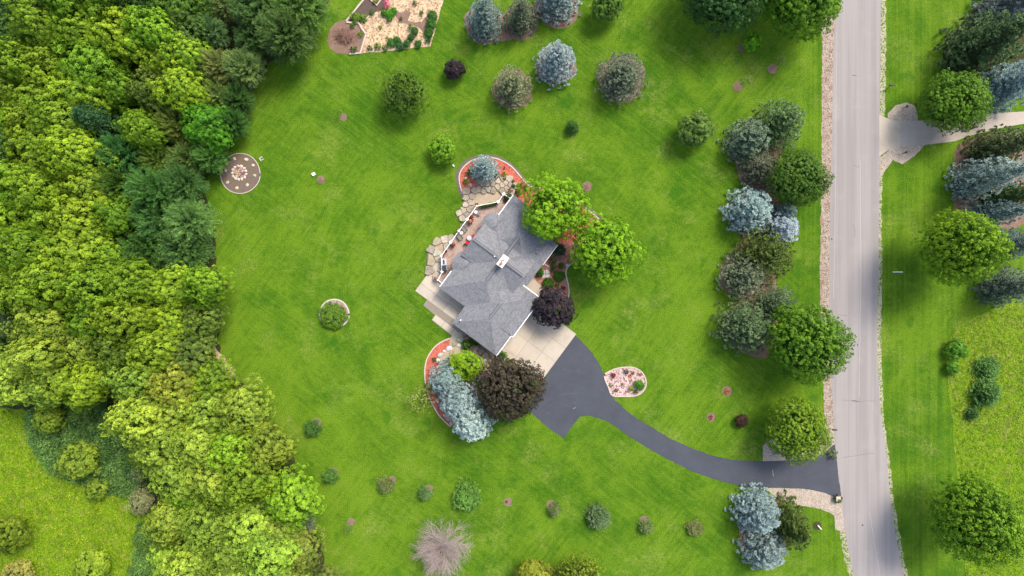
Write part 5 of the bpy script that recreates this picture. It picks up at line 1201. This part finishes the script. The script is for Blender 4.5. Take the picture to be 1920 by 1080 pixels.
# bare tree at the bottom
def bare_tree(px, py, R, H):
    x, y, _ = W(px, py, H * .45); e = empty('bare_tree', (x, y, 0), 'leafless pinkish-grey tree at the bottom edge of the lawn', 'tree')
    r = random.Random(3); trunk = MB(); br = MB()
    trunk.tube((0, 0, -.1), (0, 0, 1.6), .2, .15, 8); trunk.tube((0, 0, 1.6), (0, 0, 3.0), .15, .08, 8)
    def grow(m, p, d, L, rad, depth):
        q = p
        for k in range(3):
            d2 = (d + Vector((r.gauss(0, .12), r.gauss(0, .12), r.gauss(0, .08)))).normalized(); q2 = q + d2 * L / 3; m.tube(q, q2, rad * (1 - k * .2), rad * (1 - (k + 1) * .2), 4 if depth < 3 else 3)
            q, d = q2, d2
            if depth < 4:
                for _ in range(3 if depth < 2 else 1 + (r.random() < .75)):
                    s = Vector((r.gauss(0, 1), r.gauss(0, 1), r.gauss(0, .5))); s = (d * 1.3 + (s - d * s.dot(d)).normalized() * .8).normalized(); grow(m, q, s, L * .58, rad * .45, depth + 1)
    for i in range(40):
        a = i * 2.4; up = .15 + 1.1 * (i / 40); d = Vector((math.cos(a), math.sin(a), up * 1.2)).normalized(); grow(br, Vector((0, 0, 1.0 + 1.9 * i / 40)), d, R * (.86 if i < 26 else .68), .05, 1)
    trunk.build('trunk', MAT['pale_bark'], e); br.build('branches', MAT['pale_bark'], e)
bare_tree(829, 1030, 3.0, 6.5)

# ================================================================== THE WOOD ON THE LEFT
YG = (.185, .290, .020); YG2 = (.145, .255, .018); YG3 = (.225, .325, .042); DG = (.095, .175, .050); TEAL = (.055, .135, .050); GR = (.085, .165, .020); SAGE = (.13, .165, .075); VD = (.040, .095, .020)
ROWS = [
 (10, "by the garden top", [(555, DG, 'feather', 50, 10), (478, (.075, .135, .05), 'feather', 46, 10), (418, SAGE, 'feather', 28, 9), (372, DG, 'feather', 38, 11), (322, GR, 'billow', 40, 12), (262, VD, 'billow', 34, 10), (205, YG2, 'billow', 44, 13), (150, YG2, 'billow', 40, 13), (78, VD, 'billow', 46, 11), (18, VD, 'billow', 44, 11)]),
 (65, "beside the brush mound row", [(538, (.075, .125, .045), 'feather', 55, 10), (472, (.07, .12, .045), 'feather', 36, 9), (402, (.10, .15, .08), 'feather', 28, 8), (345, (.055, .115, .02), 'billow', 40, 11), (290, YG2, 'billow', 42, 12), (232, YG, 'billow', 44, 13), (168, YG, 'billow', 48, 13), (100, YG2, 'billow', 40, 12), (18, VD, 'billow', 50, 10)]),
 (120, "level with the purple shrub", [(455, SAGE, 'feather', 34, 8), (405, (.15, .165, .075), 'feather', 30, 8), (345, YG2, 'billow', 40, 11), (300, YG, 'billow', 34, 11), (235, (.07, .12, .03), 'feather', 34, 9), (170, YG2, 'billow', 48, 13), (105, YG, 'billow', 46, 13), (45, YG2, 'billow', 44, 13), (-8, YG, 'billow', 40, 12)]),
 (175, 'level with the olive crabapple', [(448, (.055, .115, .035), 'feather', 32, 7), (405, (.13, .16, .055), 'feather', 34, 9), (350, YG, 'billow', 38, 11), (290, (.12, .18, .03), 'billow', 38, 11), (232, YG2, 'billow', 34, 10), (150, YG, 'billow', 52, 14), (85, YG2, 'billow', 48, 14), (20, YG, 'billow', 46, 13)]),
 (235, "level with the tiny lawn evergreen", [(432, (.05, .11, .03), 'feather', 32, 7), (392, (.065, .185, .012), 'billow', 36, 8), (335, (.14, .18, .045), 'feather', 36, 9), (275, YG2, 'billow', 38, 10), (208, TEAL, 'spruce', 44, 13), (130, YG2, 'billow', 48, 13), (65, YG, 'billow', 46, 13), (-5, YG2, 'billow', 46, 13)]),
 (292, "level with fire pit's top", [(398, DG, 'feather', 34, 7), (350, (.07, .11, .035), 'feather', 36, 8), (290, (.10, .15, .035), 'feather', 36, 10), (222, TEAL, 'feather', 42, 12), (152, YG, 'billow', 46, 12), (85, YG2, 'billow', 44, 12), (15, (.06, .11, .018), 'billow', 46, 11)]),
 (350, "level with fire pit's bottom", [(345, (.07, .135, .05), 'feather', 42, 9), (285, (.075, .145, .045), 'feather', 48, 11), (222, (.075, .125, .03), 'feather', 34, 10), (160, YG, 'billow', 48, 13), (88, YG, 'billow', 48, 13), (18, YG2, 'billow', 48, 13)]),
 (415, "level with the terrace's north end", [(358, (.085, .155, .06), 'feather', 46, 10), (298, (.085, .16, .055), 'feather', 52, 11), (225, YG2, 'billow', 42, 12), (160, YG, 'billow', 50, 13), (88, YG2, 'billow', 50, 13), (15, YG, 'billow', 50, 13)]),
 (475, 'level with the chimney', [(345, (.07, .14, .05), 'feather', 44, 9), (272, (.06, .11, .03), 'feather', 44, 10), (205, YG2, 'billow', 46, 12), (135, YG, 'billow', 50, 13), (60, YG2, 'billow', 50, 13), (-10, YG, 'billow', 48, 13)]),
 (535, "level with the terrace's south end", [(385, YG, 'billow', 34, 10), (325, YG, 'billow', 42, 11), (258, YG2, 'billow', 46, 12), (185, YG2, 'billow', 48, 13), (110, YG, 'billow', 50, 14), (30, YG2, 'billow', 50, 13)]),
 (597, 'level with the round island bed', [(382, (.13, .20, .03), 'billow', 34, 9), (322, YG, 'billow', 44, 11), (250, YG, 'billow', 46, 12), (175, YG2, 'billow', 48, 13), (100, YG3, 'billow', 48, 13), (25, (.04, .08, .03), 'billow', 42, 10)]),
 (658, "level with the bare soil", [(362, (.10, .16, .03), 'billow', 38, 9), (300, YG, 'billow', 44, 11), (232, (.10, .17, .02), 'billow', 42, 12), (160, YG3, 'billow', 50, 13), (85, YG3, 'billow', 46, 13), (15, (.025, .075, .035), 'feather', 40, 9)]),
 (715, 'level with the egg shaped bed', [(398, YG2, 'billow', 36, 9), (335, (.19, .24, .03), 'billow', 44, 11), (262, YG3, 'billow', 46, 12), (160, YG, 'billow', 40, 12), (105, YG3, 'billow', 44, 12), (30, YG3, 'billow', 48, 12)]),
 (775, 'level with the notch of the driveway', [(462, YG3, 'billow', 42, 10), (398, YG3, 'billow', 42, 11), (325, YG3, 'billow', 46, 12), (255, YG3, 'billow', 44, 12)]),
 (832, "level with the turning bay tip", [(510, (.15, .22, .025), 'billow', 40, 10), (445, YG, 'billow', 46, 11), (372, YG3, 'billow', 46, 12), (298, YG3, 'billow', 46, 11)]),
 (892, "level with the lower-left sapling", [(470, YG2, 'billow', 44, 10), (408, YG3, 'billow', 46, 11), (335, YG3, 'billow', 46, 11)]),
 (930, "level with the brightest young spruce", [(545, YG, 'billow', 44, 9), (505, (.25, .31, .28), 'feather', 26, 6), (432, YG2, 'billow', 42, 10), (370, YG2, 'billow', 42, 10)]),
 (985, 'level with the reddish mulch ring', [(562, (.23, .27, .20), 'feather', 24, 6), (532, (.18, .23, .035), 'billow', 42, 8), (465, YG3, 'billow', 46, 10), (395, YG3, 'billow', 46, 10), (335, YG3, 'billow', 44, 10)]),
 (1045, 'level with the leafless tree', [(570, (.15, .20, .035), 'billow', 42, 8), (505, YG3, 'billow', 46, 10), (435, YG3, 'billow', 46, 10), (365, YG3, 'billow', 44, 10), (322, YG3, 'billow', 34, 8)]),
 (1100, "cut by the bottom edge", [(592, (.13, .17, .035), 'billow', 36, 7), (530, YG3, 'billow', 46, 10), (455, YG3, 'billow', 46, 10), (380, YG3, 'billow', 46, 10)]),
]
ORD = ['first', 'second', 'third', 'fourth', 'fifth', 'sixth', 'seventh', 'eighth', 'ninth', 'tenth']
def cname(c):
    if max(c) < .08: return 'very dark green'
    if c[0] > c[1] * .78 and c[2] < .04: return 'yellow-green'
    if c[2] > .06: return 'grey-green' if c[1] < .2 else 'silvery'
    if c[1] > .16: return 'mid green'
    return 'dark green'
for y, lv, trees in ROWS:
    for i, (x, c, kind, r, h) in enumerate(trees):
        rr = random.Random(int(x * 7 + y))
        jx, jy = rr.uniform(-8, 8), rr.uniform(-9, 9)
        k = rr.uniform(.82, 1.18); q_ = rr.uniform(.84, 1.03); c2 = (c[0] * k * q_, c[1] * k, c[2] * k)
        if kind == 'feather' and c[2] < .1: c2 = (c2[0] * 1.15, c2[1] * 1.32, c2[2] * 1.0)
        plant(kind, x + jx, y + jy, r * rr.uniform(.86, 1.1), h * rr.uniform(.78, 1.2), c2, 'woodland_tree', f'{cname(c)} tree, {ORD[i]} in from the lawn, {lv}', 'tree', 'trees of the left wood')

# thicket, undergrowth and meadow plants nobody could count
def mass(name, region, n, col, hmin, hmax, rad, leaf, per, seed, mat='leaf', wid=.6, label=None, clump=1.0):
    r = np.random.default_rng(seed); R = np.array(region); lo = R.min(0); hi = R.max(0); P = []
    reg_ = [tuple(p) for p in region]
    tries = 0
    while len(P) < n:
        c = r.uniform(lo, hi); tries += 1
        if not inside(tuple(c), reg_): continue
        w = W(c[0], c[1])[:2]
        if n < 400 and tries < 20000 and any((w[0] - q[0]) ** 2 + (w[1] - q[1]) ** 2 < (rad * .62) ** 2 for q in P): continue
        P.append(w)
    P = np.array(P); hh = r.uniform(hmin, hmax, n); rr = rad * r.uniform(.6, 1.3, n); tone = r.uniform(0.1, .9, n)
    PP = np.repeat(np.column_stack([P, np.zeros(n)]), per, 0); d = norm(r.normal(size=(n * per, 3)) * np.array([1, 1, .7]) + np.array([0, 0, .5])); d[:, 2] = np.abs(d[:, 2])
    q = r.uniform(.35, 1, (n * per, 1)); PP = PP + d * q * np.column_stack([np.repeat(rr, per)] * 2 + [np.repeat(hh, per)])
    L = leaf * r.uniform(.6, 1.3, n * per); V, F, a = leaves_np(PP, d + r.normal(size=d.shape) * .5, L, L * wid, np.clip(np.repeat(tone, per) + r.uniform(-.15, .15, n * per), 0, 1), r, .1, .5, d + np.array([0, 0, .5]))
    o = link(name, mesh_np(name, V, F, MAT[mat], a)); o.color = (*col, 1); tag(o, label, None, None, 'stuff'); o['category'] = 'plants'; return o
mass('thicket', [(62, 775), (100, 735), (150, 728), (190, 742), (215, 770), (235, 830), (262, 880), (262, 915), (225, 925), (170, 905), (110, 880), (66, 830)], 260, (.125, .245, .075), 1.0, 2.6, 1.0, .27, 220, 3, label='low dark blue-green thicket between the wood and the left meadow')
mass('thicket', [(262, 985), (300, 980), (310, 1110), (245, 1110), (255, 1040)], 60, (.12, .24, .07), .8, 1.7, .8, .26, 150, 4, label='dark green undergrowth at the wood edge in the bottom left meadow')
mass('weeds', [(-80, 765), (60, 772), (90, 850), (170, 905), (250, 925), (300, 985), (300, 1130), (-80, 1130)], 9500, (.20, .33, .018), .12, .5, .22, .20, 6, 5, wid=.45, label='bright yellow-green weeds covering the left meadow')
mass('weeds', [(-80, 765), (60, 772), (90, 850), (170, 905), (250, 925), (300, 985), (300, 1130), (-80, 1130)], 900, (.42, .44, .04), .2, .6, .2, .18, 6, 6, wid=.5, label='yellow flowering weeds scattered over the left meadow')
mass('weeds', [(1985, 550), (1920, 562), (1870, 577), (1830, 597), (1800, 612), (1785, 632), (1774, 660), (1780, 720), (1788, 790), (1792, 850), (1799, 900), (1807, 980), (1814, 1110), (1985, 1110)], 8500, (.165, .30, .022), .10, .4, .2, .18, 6, 7, wid=.4, label='tall green weeds of the unmown meadow at the right')
mass('weeds', [(1985, 550), (1920, 562), (1870, 577), (1830, 597), (1800, 612), (1785, 632), (1774, 660), (1780, 720), (1788, 790), (1985, 860)], 1300, (.38, .37, .13), .2, .5, .22, .2, 6, 8, wid=.3, label='pale dry grass heads in the meadow at the right')
mass('undergrowth', [(440, 190), (470, 195), (436, 250), (428, 300), (385, 330), (370, 330), (330, 300), (400, 210)], 160, (.035, .08, .025), .5, 1.5, .6, .3, 20, 9, label='dark undergrowth along the wood edge above the fire pit')
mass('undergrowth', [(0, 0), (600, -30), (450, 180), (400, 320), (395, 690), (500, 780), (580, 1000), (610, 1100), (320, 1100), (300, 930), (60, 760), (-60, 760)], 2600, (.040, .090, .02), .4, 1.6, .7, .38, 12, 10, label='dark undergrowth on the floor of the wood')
